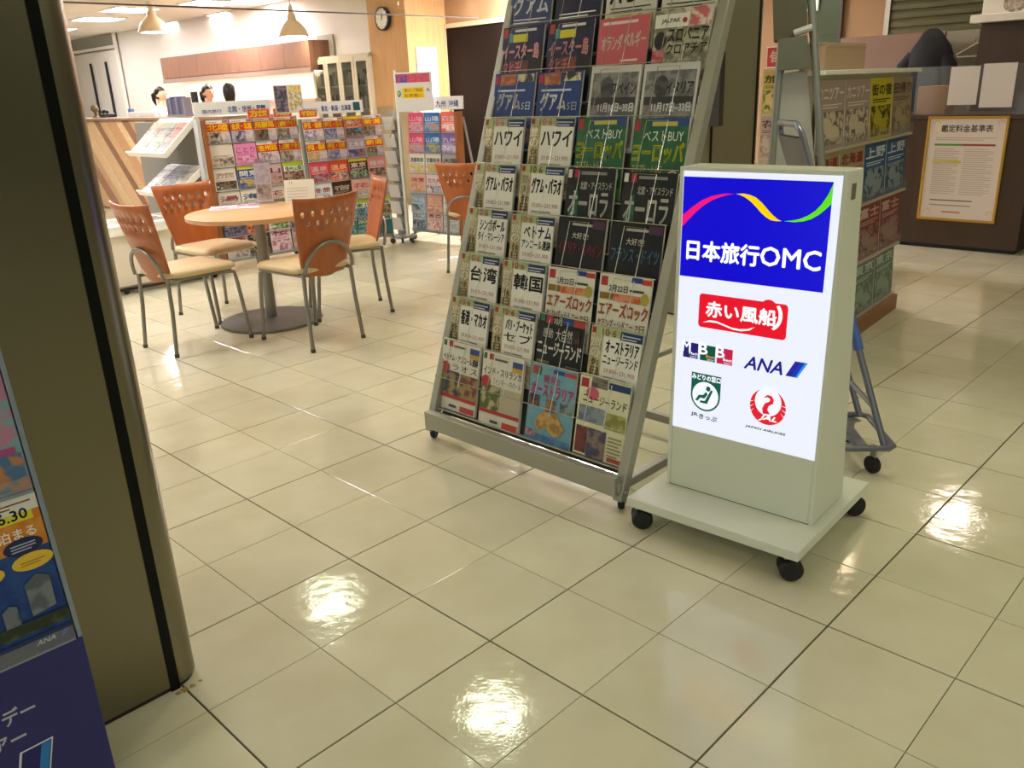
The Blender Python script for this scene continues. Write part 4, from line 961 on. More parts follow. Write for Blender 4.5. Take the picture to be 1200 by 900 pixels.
# narrow grey pocket tower and white pole sign
tw = empty('pocket_tower', frame((-1.08, 8.24), -.76)); tag(tw, 'narrow light grey tower of empty stepped leaflet pockets', 'leaflet tower')
MB().box(0, .15, .03, .06, .03, 1.17, bev=.003).build('back_sheet', m_greyp, tw)
pk = MB().add([(0, -.02, .0), (.15, -.02, 0), (.15, .03, 0), (0, .03, 0), (0, -.045, .12), (.15, -.045, .12), (.15, -.04, .12), (0, -.04, .12), (.15, -.015, .003), (0, -.015, .003)], [(0, 1, 5, 4), (0, 3, 2, 1), (4, 5, 6, 7), (6, 8, 9, 7)]).mesh('pocket', mat('pocket_grey', 'b8b6ae', .4))
for k in range(7):
    o = bpy.data.objects.new('pocket', pk); COL.objects.link(o); o.parent = tw; o.location = (0, 0, .08 + .155 * k)
MB().box(-.01, .16, -.05, .12, 0, .03, bev=.004).build('base', m_greyp, tw)
PP = on_z(478, 281, .03); ps = empty('pole_sign', frame((PP.x, PP.y), -.2)); tag(ps, 'white pole sign with blue, red and yellow card, on a wheeled foot', 'sign')
MB().tube([(0, 0, .06), (0, 0, 1.52)], .011, 10).build('pole', m_white, ps, smooth=50)
MB().tube([(0, 0, 1.3), (-.11, .05, .95)], .008, 8).build('stay', mat('cream_bar', 'cbb78c', .5), ps, smooth=50)
MB().box(0, .34, -.012, -.004, 1.17, 1.5, bev=.002).build('card_board', mat('header_white'), ps)
a = Art(.34, .33); a.rect(.03, .74, .34, .96, '3a50b0', 'c84a78'); a.rect(.34, .74, .94, .96, 'd06070', 'c8486c'); a.rect(.18, .34, .78, .62, 'f0d428'); a.text('旅のご相談', .24, .5, .74, .59, 'c86020', .02); a.text('お気軽に', .24, .37, .74, .46, 'c86020', .02); a.ell(.09, .47, .06, .09, '4a8a9a', 'c8d048'); a.rect(.84, .5, .93, .6, '5a6478', 'e0e0e4'); a.build('card_print', ps, Matrix.Translation((0, -.0122, 1.17)))
for x, y in ((-.05, 0), (.05, 0), (0, .09)): caster(ps, x, y, .026, .02, .055, .2, False)
MB().box(-.06, .06, -.02, .1, .054, .07, bev=.004).build('foot', m_greyp, ps)
# ================================================================== low white display table and newspaper stand on the left
A0 = on_z(150, 341, .03); B0 = on_z(202, 331, .03)
dt = empty('display_table', frame((A0.x, A0.y), PHI)); tag(dt, 'low white wheeled display table strewn with papers, behind the chairs', 'table')
DTZ = .50
MB().box(-.5, .75, 0, .5, DTZ - .07, DTZ, bev=.004).build('tabletop', m_white, dt)
MB().box(-.46, .72, .03, .47, .06, DTZ - .07).build('cabinet', mat('cream_panel', 'e0d6c2', .5), dt)
MB().box(-.48, .74, 0, .02, .03, .05).build('kick_bar', m_black, dt)
for x in (0.0, .7):
    for y in (.03, .45): caster(dt, x, y, .024, .02, .06, .3, False)
random.seed(21)
for k, (x, y, c1, c2, nm) in enumerate(((-.25, .2, 'd8d4cc', '8a8c94', 'grey'), (.05, .25, 'c8a8a0', 'd8d0c8', 'pinkish'), (.32, .2, 'd4ccc4', 'a05a50', 'red spotted'), (.55, .3, 'dcd8d0', 'c8b8a0', 'cream'), (-.02, .45, 'ccc8c0', '707880', 'blue-grey'))):
    L_ = dt.matrix_world @ Matrix.Translation((x, y, DTZ)) @ Matrix.Rotation(random.uniform(-.3, .3), 4, 'Z') @ Matrix.Rotation(-pi / 2, 4, 'X') @ Matrix.Translation((0, -.004, -.12))
    brochure(L_, ('busy', c1, c2, 'c8c0b8', 'e0dcd4'), '%s paper lying flat on the low white display table' % nm, cat='paper', w=.2, h=.26, t=.004, name='paper')
# newspaper stand: grey end panel with two sloped shelves (faces -QD... towards the passage)
m_panel = mat('stand_grey', '77736a', .5)
S0 = Vector((-2.33, 6.83, 0)); ns = empty('newspaper_stand', frame((S0.x, S0.y), 3 * pi / 4 + pi))      # local x along (.7,-.7), y away (.7,.7)
tag(ns, 'grey stand with two sloping white shelves of newspapers and magazines', 'display stand')
MB().box(-1.25, -.02, .0, .03, .05, 1.18, bev=.003).build('end_panel', m_panel, ns)
MB().box(-1.25, -.02, -.25, .03, 0, .05, bev=.004).build('base', m_panel, ns)
def stand_shelf(tl, tr, bl, br, n, cols):
    # corners: upper edge lies on the panel plane, lip stands out in front
    pn_ = (S0, Vector((-.7071, -.7071, 0)))
    inv = ns.matrix_world.inverted()
    T0 = inv @ on_plane(*tl, *pn_); T1 = inv @ on_plane(*tr, *pn_)
    dep = .30
    pf_ = (S0 + Vector((-.7071, -.7071, 0)) * dep, Vector((-.7071, -.7071, 0)))
    Bl = inv @ on_plane(*bl, *pf_); Br = inv @ on_plane(*br, *pf_)
    x0 = (T0.x + Bl.x) / 2; x1 = (T1.x + Br.x) / 2; zt_ = (T0.z + T1.z) / 2; zb_ = (Bl.z + Br.z) / 2
    ang = math.atan2(zt_ - zb_, dep); LL = hypot(dep, zt_ - zb_)
    M = Matrix.Translation((x0, -dep, zb_)) @ Matrix.Rotation(ang - pi / 2, 4, 'X')    # local z climbs the slope, -y is up-front
    M = Matrix.Translation((x0, -dep, zb_)) @ Matrix.Rotation(-(pi / 2 - ang), 4, 'X')
    W_ = x1 - x0
    sh_ = MB().box(0, W_, 0, .012, 0, LL, bev=.002).build('sloping_shelf', m_white, ns, M=M)
    MB().box(-.01, W_ + .01, -.035, .012, -.012, 0, bev=.002).build('lip', m_white, ns, M=M)
    MB().box(W_ - .004, W_ + .012, -.03, .014, 0, LL, bev=.002).build('shelf_cheek', m_white, ns, M=M)
    cw = W_ / n
    for k in range(n):
        brochure(ns.matrix_world @ M @ Matrix.Translation((cw * (k + .5), -.010, .002)), cols[k][0], cols[k][1], cat='magazine', w=cw - .012, h=min(LL * .96, .34), t=.008, name='magazine')
stand_shelf((180, 137), (222, 140), (159, 180), (205, 184), 3, [(('busy', 'd88c30', 'b8b0a8', '5a5450', 'b0a8a0'), 'orange-topped magazine on the upper sloping shelf of the stand'), (('busy', '8a9048', '9a9088', '4a4a44', 'b0a8a0'), 'olive-topped magazine on the upper sloping shelf of the stand'), (('busy', 'c06a48', 'b86a58', '8a4a40', 'b0a8a0'), 'reddish magazine on the upper sloping shelf of the stand')])
stand_shelf((192, 191), (232, 194), (173, 228), (217, 232), 3, [(('busy', 'c8c4c0', 'b8b4b0', '8a8888', 'b0a8a0'), 'pale grey newspaper on the lower sloping shelf of the stand'), (('busy', '6a7088', 'b0b0b4', '6a6c78', 'b0a8a0'), 'blue-grey newspaper on the lower sloping shelf of the stand'), (('busy', 'd0c4b8', 'c0b0a4', '988878', 'b0a8a0'), 'cream newspaper on the lower sloping shelf of the stand')])

# ================================================================== service counter with slanting planks
CA = on_sum(60, 139, CC); CB = on_sum(262, 137, CC); cz = (on_sum(120, 139, CC).z + on_sum(200, 137, CC).z) / 2
cl_ = hypot(CB.x - CA.x, CB.y - CA.y)
ct = empty('service_counter', frame((CA.x, CA.y), -PHI)); tag(ct, 'long service counter clad in slanting planks of dark and pale wood', 'counter')
MB().box(0, cl_, .03, .6, 0, cz - .03).build('carcass', mat('counter_core', '9a7c58', .6), ct)
MB().box(-.03, cl_ + .03, -.03, .66, cz - .03, cz, bev=.004).build('worktop', mat('worktop_brown', '8a6c50', .35, noise=.1, nscale=6), ct)
wcols = [('d3b085', 'plank_pale'), ('8e6648', 'plank_brown'), ('c8a377', 'plank_sand'), ('c09468', 'plank_tan'), ('dbbb90', 'plank_cream'), ('a0745a', 'plank_rust')]
wm = [mat(n_, c_, .45, noise=.15, nscale=8, stretch=(1, 4, 4)) for c_, n_ in wcols]
def clip(poly, x0, x1, z0, z1):
    for ax, lim, sgn in ((0, x0, 1), (0, x1, -1), (1, z0, 1), (1, z1, -1)):
        out = []
        for i in range(len(poly)):
            p, q_ = poly[i], poly[(i + 1) % len(poly)]; a_ = (p[ax] - lim) * sgn; b_ = (q_[ax] - lim) * sgn
            if a_ >= 0: out.append(p)
            if (a_ >= 0) != (b_ >= 0):
                t_ = a_ / (a_ - b_); out.append((p[0] + t_ * (q_[0] - p[0]), p[1] + t_ * (q_[1] - p[1])))
        poly = out
        if not poly: return []
    return poly
seq = [0, 1, 2, 3, 4, 1, 3, 0, 5, 2, 4]; wd = [.34, .17, .22, .3, .2, .2, .16, .3, .24, .2, .26]
cx_ = -1.4; k = 0
while cx_ < cl_:
    w_ = wd[k % len(wd)]; slope = 1.05
    pg = clip([(cx_, cz - .035), (cx_ + w_, cz - .035), (cx_ + w_ + slope * cz, 0), (cx_ + slope * cz, 0)], 0, cl_, .02, cz - .035)
    if len(pg) > 2: MB().prism([(p[0] , p[1]) for p in pg], .0 + .004 * (k % 2), .03, 'y').build('plank', wm[seq[k % len(seq)]], ct)
    cx_ += w_ + .004; k += 1
# things on the counter
def counter_at(px, d=.2): P_ = on_sum(px, 138, CC + d * 1.414); return P_.x, P_.y
def small(nm, label, cat, px, fn, d=.25):
    t_ = empty(nm, frame(counter_at(px, d), -PHI, cz)); tag(t_, label, cat); fn(t_); return t_
small('brochure_box', 'wide tray of upright dark blue brochures on the service counter', 'brochure tray', 207, lambda t_: (MB().box(-.25, .25, 0, .12, 0, .02, bev=.003).build('tray', m_greyp, t_), [MB().box(-.24 + .06 * i, -.19 + .06 * i, .01, .1, .02, .20 + .01 * (i % 3)).build('brochure_edge', mat('edge%d' % (i % 3), ('6a6478', '8a8490', '4a5478')[i % 3], .5), t_) for i in range(8)]))
small('desk_phone', 'small dark telephone at the far end of the service counter', 'telephone', 120, lambda t_: (MB().box(-.09, .09, 0, .16, 0, .05, bev=.01).build('base', m_black, t_), MB().tube([(-.08, .05, .07), (0, .05, .085), (.08, .05, .07)], .022, 10).build('handset', m_black, t_)))
small('desk_lamp', 'little cream desk ornament with round head at the end of the service counter', 'ornament', 113, lambda t_: (MB().lathe([(.05, 0), (.05, .01), (.02, .03), (.02, .07), (.05, .10), (.055, .13), (.03, .17)], 16).build('body', mat('olive_ceramic', '6a5c34', .4), t_),))
small('paper_stack', 'pile of white forms with a blue cup on the service counter', 'papers', 158, lambda t_: (MB().box(-.2, .12, 0, .22, 0, .06, bev=.01).build('sheets', m_white, t_), MB().lathe([(.035, 0), (.04, .1), (.034, .1), (.03, .02)], 14).build('blue_cup', mat('blue_cup', '5a8ab8', .3), t_, M=Matrix.Translation((-.32, .1, 0)))))
small('desk_monitor', 'dark desk monitor on a stand near the standing clerks', 'monitor', 226, lambda t_: (MB().box(-.1, .1, 0, .15, 0, .015, bev=.003).build('foot', m_black, t_), MB().box(-.02, .02, .06, .09, .01, .15).build('neck', m_black, t_), MB().box(-.07, .07, .05, .075, .10, .27, bev=.004).build('screen', m_black, t_)), .5)

# ================================================================== wood overhead cupboard, lit recess, glass cabinet, clock
o0 = on_sum(187, 67, CW - .5); o1 = on_sum(361, 48, CW - .5); ob0 = on_sum(191, 96, CW - .5); ob1 = on_sum(363, 83, CW - .5)
ow = hypot(o1.x - o0.x, o1.y - o0.y); oz1 = (o0.z + o1.z) / 2; oz0 = (ob0.z + ob1.z) / 2
oc = empty('overhead_cupboard', frame((o0.x, o0.y), -PHI)); tag(oc, 'long brown wood grain overhead cupboard on the back wall', 'cupboard')
m_wal = mat('walnut_slats', '9c7258', .45, noise=.3, nscale=7, ncol='7e5a46', stretch=(8, 8, .3))
MB().box(0, ow, .02, .35, oz0, oz1, bev=.004).build('carcass', m_wal, oc)
nd = 7
for k in range(nd): MB().box(k * ow / nd + .002, (k + 1) * ow / nd - .002, 0, .022, oz0 + .05, oz1 - .003, bev=.002).build('door', m_wal, oc)
MB().box(0, ow, -.01, .05, oz0 - .02, oz0 + .04, bev=.003).build('light_rail', mat('rail_taupe', 'a08878', .4), oc)
MB().box(.05, ow - .05, .1, .2, oz0 - .012, oz0 - .001).build('strip_light', emit('strip_glow', (1, .84, .72), 14), oc)
# back shelf under the lit recess
bs = empty('back_shelf', frame((o0.x, o0.y), -PHI)); tag(bs, 'pinkish ledge under the lit recess below the overhead cupboard', 'shelf')
ez = on_sum(300, 118, CW - .4).z
MB().box(.2, ow - .02, .02, .36, ez - .04, ez, bev=.003).build('ledge', mat('pink_ledge', 'c8a58e', .5), bs)
MB().box(.2, ow - .02, .06, .36, 0, ez - .04).build('lower_cupboard', mat('cream_panel'), bs)
# glass fronted cabinet
g0 = on_sum(366, 70, CP - .06); g1 = on_sum(432, 62, CP - .06); gw = hypot(g1.x - g0.x, g1.y - g0.y); gt = (on_sum(368, 68, CP - .06).z + on_sum(430, 61, CP - .06).z) / 2
gc = empty('glass_cabinet', frame((g0.x, g0.y), -PHI)); tag(gc, 'cream filing cabinet with four narrow glass doors beside the clock pillar', 'cabinet')
m_cr = mat('cream_steel', 'd8cfb8', .4)
bd_ = MB(); bd_.box(0, gw, .14, .16, .05, gt); bd_.box(0, .02, 0, .16, .05, gt); bd_.box(gw - .02, gw, 0, .16, .05, gt); bd_.box(0, gw, 0, .16, gt - .03, gt); bd_.box(0, gw, 0, .16, 0, .06)
bd_.build('carcass', m_cr, gc)
nz = 5
for k in range(nz): MB().box(.02, gw - .02, .02, .14, .3 + k * (gt - .4) / nz, .315 + k * (gt - .4) / nz).build('shelf', m_cr, gc)
for k in range(4):
    x0 = k * gw / 4; x1 = (k + 1) * gw / 4; dd = MB()
    for (a_, b_, c_, d_) in ((x0 + .004, x0 + .05, .08, gt - .03), (x1 - .05, x1 - .004, .08, gt - .03), (x0 + .05, x1 - .05, gt - .09, gt - .03), (x0 + .05, x1 - .05, .08, .14)): dd.box(a_, b_, -.02, 0, c_, d_)
    dr_ = dd.build('door', m_cr, gc); MB().box(x0 + .05, x1 - .05, -.012, -.008, .14, gt - .09).build('pane', glass('cabinet_glass', (.75, .78, .76), .1), dr_)
random.seed(4)
fcol = ['6a665c', '7f7a68', 'a09a88', '5c5e5a', 'b4ac98']
for k in range(4):
    for s_ in range(1, 5):
        x0 = k * gw / 4 + .06; z0 = .315 + s_ * (gt - .4) / nz
        t_ = empty('file_stack', gc.matrix_world @ Matrix.Translation((x0, .025, z0))); tag(t_, 'stack of dull files behind the glass doors of the cream cabinet', 'files', 'files in the glass cabinet')
        for q_ in range(3):
            hh_ = random.uniform(.12, .2); MB().box(q_ * .05, q_ * .05 + .045, 0, .11, 0, hh_).build('file', mat('file_%s' % fcol[(k + s_ + q_) % 5], fcol[(k + s_ + q_) % 5], .6), t_)
# grey notice panel above the cabinet
npn = on_sum(375, 57, CW - .03); t_ = empty('notice_board', frame((npn.x, npn.y), -PHI, npn.z - .12)); tag(t_, 'plain grey-green notice panel on the back wall above the glass cabinet', 'panel')
MB().box(-.02, .34, -.02, 0, 0, .28, bev=.003).build('panel', mat('panel_grey', 'b4ae9c', .5), t_)
ck = on_sum(450.5, 22, CP - .02); t_ = empty('wall_clock', frame((ck.x, ck.y), -PHI, ck.z)); tag(t_, 'round white wall clock with black rim on the wood pillar', 'clock')
RX = Matrix.Rotation(pi / 2, 4, 'X')
MB().lathe([(.128, 0), (.132, .01), (.132, .045), (.118, .052), (.116, .04)], 36, M=RX).build('rim', m_black, t_, smooth=40)
MB().lathe([(.115, .036), (.115, .0425)], 36, M=RX).build('dial', mat('dial_white', 'f0ece0', .4), t_)
hd = MB(); hd.box(-.005, .005, -.046, -.044, -.015, .06, M=Matrix.Rotation(.5, 4, 'Y')); hd.box(-.004, .004, -.048, -.046, -.02, .09, M=Matrix.Rotation(.2, 4, 'Y'))
hd.build('hands', m_black, t_)
tk = MB()
for k in range(12): tk.box(-.003, .003, -.0445, -.0425, .095, .11, M=Matrix.Rotation(k * pi / 6, 4, 'Y'))
tk.build('hour_marks', m_black, t_)

# ================================================================== the right hand side: fortune counter, partition, shutter
C3 = 10.0
a0 = on_z(1020, 284, 0); a0 = Vector((a0.x, C3 - a0.x, 0)); a1 = on_sum(1190, 298, C3); cz3 = 1.01
a0 = on_sum(1015, 200, C3)
w3 = hypot(a1.x - a0.x, a1.y - a0.y)
fc = empty('reception_counter', frame((a0.x, a0.y), -PHI)); tag(fc, 'dark brown reception counter carrying the gold framed price list', 'counter')
MB().box(0, w3, 0, .55, .03, cz3 - .03, bev=.004).build('front_carcass', m_brown, fc)
MB().box(.01, w3 - .02, .02, .53, 0, .03).build('plinth', m_black, fc)
MB().box(-.01, w3 + .01, -.01, .57, cz3 - .03, cz3, bev=.003).build('worktop', m_brown, fc)
def in3(px, py, off=0.0):
    P_ = fc.matrix_world.inverted() @ on_sum(px, py, C3 - off * 1.414); return P_.x, P_.z
(x0, zA), (x1, zB), (x2, zC_), (x3, zD) = in3(1089, 136), in3(1185, 136), in3(1075, 257), in3(1166, 261)
px0 = (x0 + x2) / 2; px1 = (x1 + x3) / 2; pz1 = (zA + zB) / 2; pz0 = (zC_ + zD) / 2; pw = px1 - px0; ph = pz1 - pz0
pfm = empty('price_list', fc.matrix_world @ Matrix.Translation((px0, -.001, pz0))); tag(pfm, 'gold framed Japanese price list hung on the dark brown counter', 'framed notice')
m_gold = mat('gold_frame', 'c79a3c', .3, metal=.6)
for nm, bx_ in (('frame_rail', (0, pw, ph - .018, ph)), ('frame_rail', (0, pw, 0, .018)), ('frame_rail', (0, .018, .018, ph - .018)), ('frame_rail', (pw - .018, pw, .018, ph - .018))):
    MB().box(bx_[0], bx_[1], -.022, 0, bx_[2], bx_[3], bev=.004).build(nm, m_gold, pfm)
MB().box(.016, pw - .016, -.01, 0, .016, ph - .016).build('sheet', mat('price_paper', 'e6d8d2', .5), pfm)
a = Art(pw - .036, ph - .036)
a.text('鑑定料金基準表', .16, .87, .84, .94, '4a4440', .015); a.build('price_title', pfm, Matrix.Translation((.018, -.0105, .018))); a = Art(pw - .036, ph - .036); a.lines(.1, .79, .9, .83, 2, 'b0a49c', .3)
a.rect(.09, .735, .47, .755, '5a9a4c'); a.rect(.47, .735, .9, .755, 'a85048'); a.rect(.08, .56, .48, .588, 'd8c84c')
a.lines(.1, .25, .44, .72, 22, 'c4b6b0', .35); a.build('price_rows', pfm, Matrix.Translation((.018, -.0105, .018))); a = Art(pw - .036, ph - .036); a.lines(.5, .25, .9, .72, 22, 'c4b6b0', .35); a.lines(.12, .18, .84, .2, 1, '5a524c', .5); a.lines(.12, .13, .82, .15, 1, '9a8e88', .5); a.lines(.3, .06, .62, .085, 1, 'c06a60', .5)
a.build('price_details', pfm, Matrix.Translation((.018, -.0105, .018)))
for cx__, cz__, s1, s2 in ((0, 0, 1, 1), (1, 0, -1, 1), (0, 1, 1, -1), (1, 1, -1, -1)):
    a = Art(pw - .036, ph - .036)
    for q_ in range(5):
        rr_ = .07 - .013 * q_; a.poly(arc(cx__ + s1 * .075, cz__ + s2 * .055, rr_, rr_ * .7, pi * .2 * q_, pi * .2 * q_ + 1.1, 5) + arc(cx__ + s1 * .075, cz__ + s2 * .055, rr_ - .008, (rr_ - .008) * .7, pi * .2 * q_ + 1.1, pi * .2 * q_, 5), 'd8b8a0')
    a.build('corner_ornament', pfm, Matrix.Translation((.018, -.0105, .018)))
# clear acrylic screens on the counter with papers
sx0, _ = in3(1072, 100); sx1 = w3
sc_ = empty('counter_screen', fc.matrix_world @ Matrix.Translation((sx0, .03, cz3))); tag(sc_, 'clear acrylic screen standing along the dark brown counter', 'screen')
szh = in3(1140, 76)[1] - cz3
MB().box(0, (sx1 - sx0) / 2 - .003, 0, .006, 0, szh).build('pane', glass('screen_acrylic', (.92, .93, .94), .05, .08, .06, (.75, .75, .78)), sc_)
MB().box((sx1 - sx0) / 2 + .003, sx1 - sx0, 0, .006, 0, szh).build('pane', MATS['screen_acrylic'], sc_)
for (p0, p1, t0, t1, colr, label, nm, cat) in ((1111, 1145, 78, 123, 'd8d0d0', 'white sheet stuck on the counter screen, nearer the cardboard box', 'notice', 'paper'), (1149, 1188, 74, 126, 'dcd4d4', 'larger white sheet stuck on the counter screen beside its outer end', 'notice', 'paper')):
    tm = (t0 + t1) / 2; u0, u1 = in3(p0, tm)[0], in3(p1, tm)[0]; v1, v0 = in3((p0 + p1) / 2, t0)[1], in3((p0 + p1) / 2, t1)[1]
    o_ = MB().box(u0, u1, .024, .028, max(v0, cz3), v1).build(nm, mat('sheet_%s' % colr, colr, .55), None, M=fc.matrix_world); tag(o_, label, cat)
(u0, v1), (u1, v0) = in3(1081, 101, -.2), in3(1112, 124, -.2)
o_ = empty('cardboard_box', fc.matrix_world @ Matrix.Translation((u0, .12, cz3))); tag(o_, 'small brown cardboard box behind the counter screen', 'box')
m_cb = mat('cardboard', 'a8743f', .7, noise=.06, nscale=20)
MB().box(0, u1 - u0, 0, .2, 0, v1 - cz3, bev=.002).build('carton', m_cb, o_); MB().box((u1 - u0) / 2 - .02, (u1 - u0) / 2 + .02, -.001, .2, v1 - cz3, v1 - cz3 + .001).build('tape', mat('tape', 'c8a878', .3), o_)
# partition, jacket, hanger, grey locker
C4 = 11.7
q0 = on_sum(985, 45, C4); q1 = on_sum(1108, 36, C4); zt4 = (q0.z + q1.z) / 2; w4 = hypot(q1.x - q0.x, q1.y - q0.y)
pt = empty('partition', frame((q0.x, q0.y), -PHI)); tag(pt, 'taupe partition screen behind the reception counter', 'partition')
MB().box(0, w4, 0, .05, .04, zt4, bev=.004).build('panel', m_brown2, pt); MB().box(0, .06, -.15, .2, 0, .04).build('foot', m_greyp, pt); MB().box(w4 - .06, w4, -.15, .2, 0, .04).build('foot', m_greyp, pt)
q2 = on_sum(1106, 37, C4 + .3); q3 = on_sum(1150, 35, C4 + .3); w5 = hypot(q3.x - q2.x, q3.y - q2.y)
lk = empty('locker', frame((q2.x, q2.y), -PHI)); tag(lk, 'grey-green metal locker beside the hung black jacket', 'locker')
MB().box(0, w5, 0, .4, 0, q2.z, bev=.004).build('body', mat('locker_grey', '8a8472', .5), lk); MB().box(.06, w5 - .04, -.012, 0, .1, q2.z - .06, bev=.003).build('door', mat('locker_grey'), lk)
# the black jacket hung over the partition
jc = on_sum(1086, 78, C4 - .30); jk = empty('jacket', frame((jc.x, jc.y), -PHI, jc.z)); tag(jk, 'black hooded jacket hanging over the taupe partition', 'jacket')
m_jk = mat('black_cloth', '10141a', .8, bump=.4, bscale=25)
jh = on_sum(1085, 34, C4 - .30).z - jc.z
prof = [(.20, -.55, .09), (.205, -.25, .10), (.20, .0, .11), (.185, jh * .3, .11), (.15, jh * .55, .10), (.10, jh * .75, .09), (.075, jh * .9, .075), (.03, jh * 1.0, .03)]
vv = []; ff = []; n_ = 16
for r_, z_, d_ in prof:
    for k in range(n_):
        an = 2 * pi * k / n_; wv = 1 + .07 * sin(3 * an + z_ * 9); vv.append((r_ * cos(an) * wv + .02 * sin(z_ * 7), d_ * sin(an) * wv, z_))
for i in range(len(prof) - 1):
    for k in range(n_): k2 = (k + 1) % n_; ff.append((i * n_ + k, i * n_ + k2, (i + 1) * n_ + k2, (i + 1) * n_ + k))
ff.append(tuple(range((len(prof) - 1) * n_, len(prof) * n_)))
MB().add(vv, ff).build('body', m_jk, jk, smooth=70)
MB().tube([(.12, 0, jh * .3), (.19, -.03, 0), (.22, -.04, -.2), (.21, -.04, -.5)], [.06, .065, .06, .05], 10).build('sleeve', m_jk, jk, smooth=70)
MB().tube([(-.12, 0, jh * .3), (-.18, -.03, 0), (-.215, -.04, -.2), (-.2, -.04, -.5)], [.06, .065, .06, .05], 10).build('sleeve', m_jk, jk, smooth=70)
hg = on_sum(1136, 66, C4 + .25); hn = empty('coat_hanger', frame((hg.x, hg.y), -PHI, hg.z)); tag(hn, 'white wire coat hanger in front of the grey locker', 'hanger')
MB().tube([(-.10, 0, 0), (.16, 0, 0), (.18, 0, .015), (.08, 0, .11), (.06, 0, .11), (-.11, 0, .02)], .006, 6, closed=True).build('wire', m_white, hn); MB().tube([(.07, 0, .11), (.07, 0, .15), (.09, 0, .17), (.11, 0, .15)], .005, 6).build('hook', m_white, hn)
# rolling shutter in the far wall
s0 = on_sum(1044, 20, CR2 - .06); s1 = on_sum(1190, 20, CR2 - .06); zsb = on_sum(1060, 41, CR2 - .06).z - .25; w6 = hypot(s1.x - s0.x, s1.y - s0.y)
sh6 = empty('roller_shutter', frame((s0.x, s0.y), -PHI)); tag(sh6, 'closed olive green roller shutter behind the reception counter', 'shutter')
sl6 = MB(); pr6 = [(0, 0), (-.012, .012), (-.014, .05), (-.004, .075), (0, .078)]
m_sh = mat('shutter_olive', '5d5a3c', .45, metal=.2)
nn = int((CEIL - zsb) / .08)
mshm = MB().prism([(y_, z_) for y_, z_ in pr6], 0, w6, 'x').mesh('slat', m_sh)
for k in range(nn):
    o_ = bpy.data.objects.new('slat', mshm); COL.objects.link(o_); o_.parent = sh6; o_.location = (0, 0, zsb + .08 * k)
MB().box(-.05, 0, -.04, .02, 0, CEIL).build('guide_rail', mat('steel_guide', 'a8a294', .35, metal=.6), sh6)
MB().box(0, w6, -.02, .0, 0, zsb).build('lower_curtain', m_sh, sh6)
# dark green glazing left of the tan wall
g5 = on_sum(952, 30, CR2 - .06); g6 = on_sum(984, 30, CR2 - .06); w7 = hypot(g6.x - g5.x, g6.y - g5.y)
wn = struct(empty('window_3', frame((g5.x, g5.y), -PHI))); tag(wn, 'dark green glazed panel in the far wall')
zz7 = on_sum(970, 38, CR2 - .06).z
MB().box(0, w7, -.02, 0, zz7 + .01, CEIL).build('pane', mat('green_glass', '4c5a40', .15), wn); MB().box(0, w7, -.02, 0, 0, zz7 - .01).build('pane', mat('green_glass'), wn)
MB().box(w7, w7 + .03, -.03, 0, 0, CEIL).box(0, w7, -.03, 0, zz7 - .01, zz7 + .01).build('window_frame', mat('dark_frame', '4a3c30', .5), wn)
# tall brown cupboard with white shelf on top
C5 = 10.9
t0 = on_sum(1146, 60, C5); wz = on_sum(1160, 22, C5).z
tc_ = empty('tall_cupboard', frame((t0.x, t0.y), -PHI)); tag(tc_, 'tall dark brown cupboard at the end of the reception counter', 'cupboard')
MB().box(0, 1.1, 0, .5, 0, wz - .03, bev=.004).build('carcass', m_brown, tc_); MB().box(.0, .54, -.012, 0, .05, wz - .05).build('door', m_brown, tc_); MB().box(.55, 1.1, -.012, 0, .05, wz - .05).build('door', m_brown, tc_)
sw0 = tc_.matrix_world.inverted() @ on_sum(1138, 18, C5 - .15)
wsf = tag(MB().box(sw0.x, 1.2, -.12, .5, wz - .028, wz + .03, bev=.004).build('white_shelf', m_white, None, M=tc_.matrix_world), 'thick white shelf board on top of the tall brown cupboard', 'shelf')
bb = tc_.matrix_world.inverted() @ on_sum(1151, 8, C5 - .1)
sbx = empty('sign_box', tc_.matrix_world @ Matrix.Translation((bb.x, -.06, wz + .03))); tag(sbx, 'white box with grey emblem standing on the white shelf', 'sign')
MB().box(0, .95, 0, .4, 0, .42, bev=.004).build('box', m_white, sbx)
a = Art(.95, .42); a.ell(.24, .16, .09, .16, '8a7c70', 'c8bcae'); a.ell(.24, .16, .06, .10, 'c8bcae', 'a89c90'); a.build('emblem', sbx, Matrix.Translation((0, -.001, 0)))
# ================================================================== brochure rack with wooden base on the right
Ra = on_z(1008, 386, 0); Rb = on_z(1053, 354, 0); ph_r = math.atan2(Rb.y - Ra.y, Rb.x - Ra.x)
nR = Vector((sin(ph_r), -cos(ph_r), 0))
Rs = on_plane(962, 100, Ra, nR); Re = on_plane(1073, 100, Ra, nR)
WR = hypot(Re.x - Rs.x, Re.y - Rs.y)
rr_ = empty('brochure_rack', frame((Rs.x, Rs.y), ph_r)); tag(rr_, 'tall brochure rack with wooden plinth holding large leaflets in pairs', 'display rack')
topR = on_plane(1015, 81, Ra, nR).z
m_rw = mat('plinth_wood', '9c6a42', .5, noise=.2, nscale=6, stretch=(.5, 5, 5))
MB().box(-.01, WR + .01, -.03, .16, 0, .09, bev=.004).build('plinth', m_rw, rr_)
MB().box(0, WR, .03, .12, .09, topR - .02).build('body', mat('rack_cream', 'b8a88e', .5), rr_)
MB().box(-.01, WR + .02, -.02, .14, topR - .02, topR, bev=.003).build('top_board', m_white, rr_)
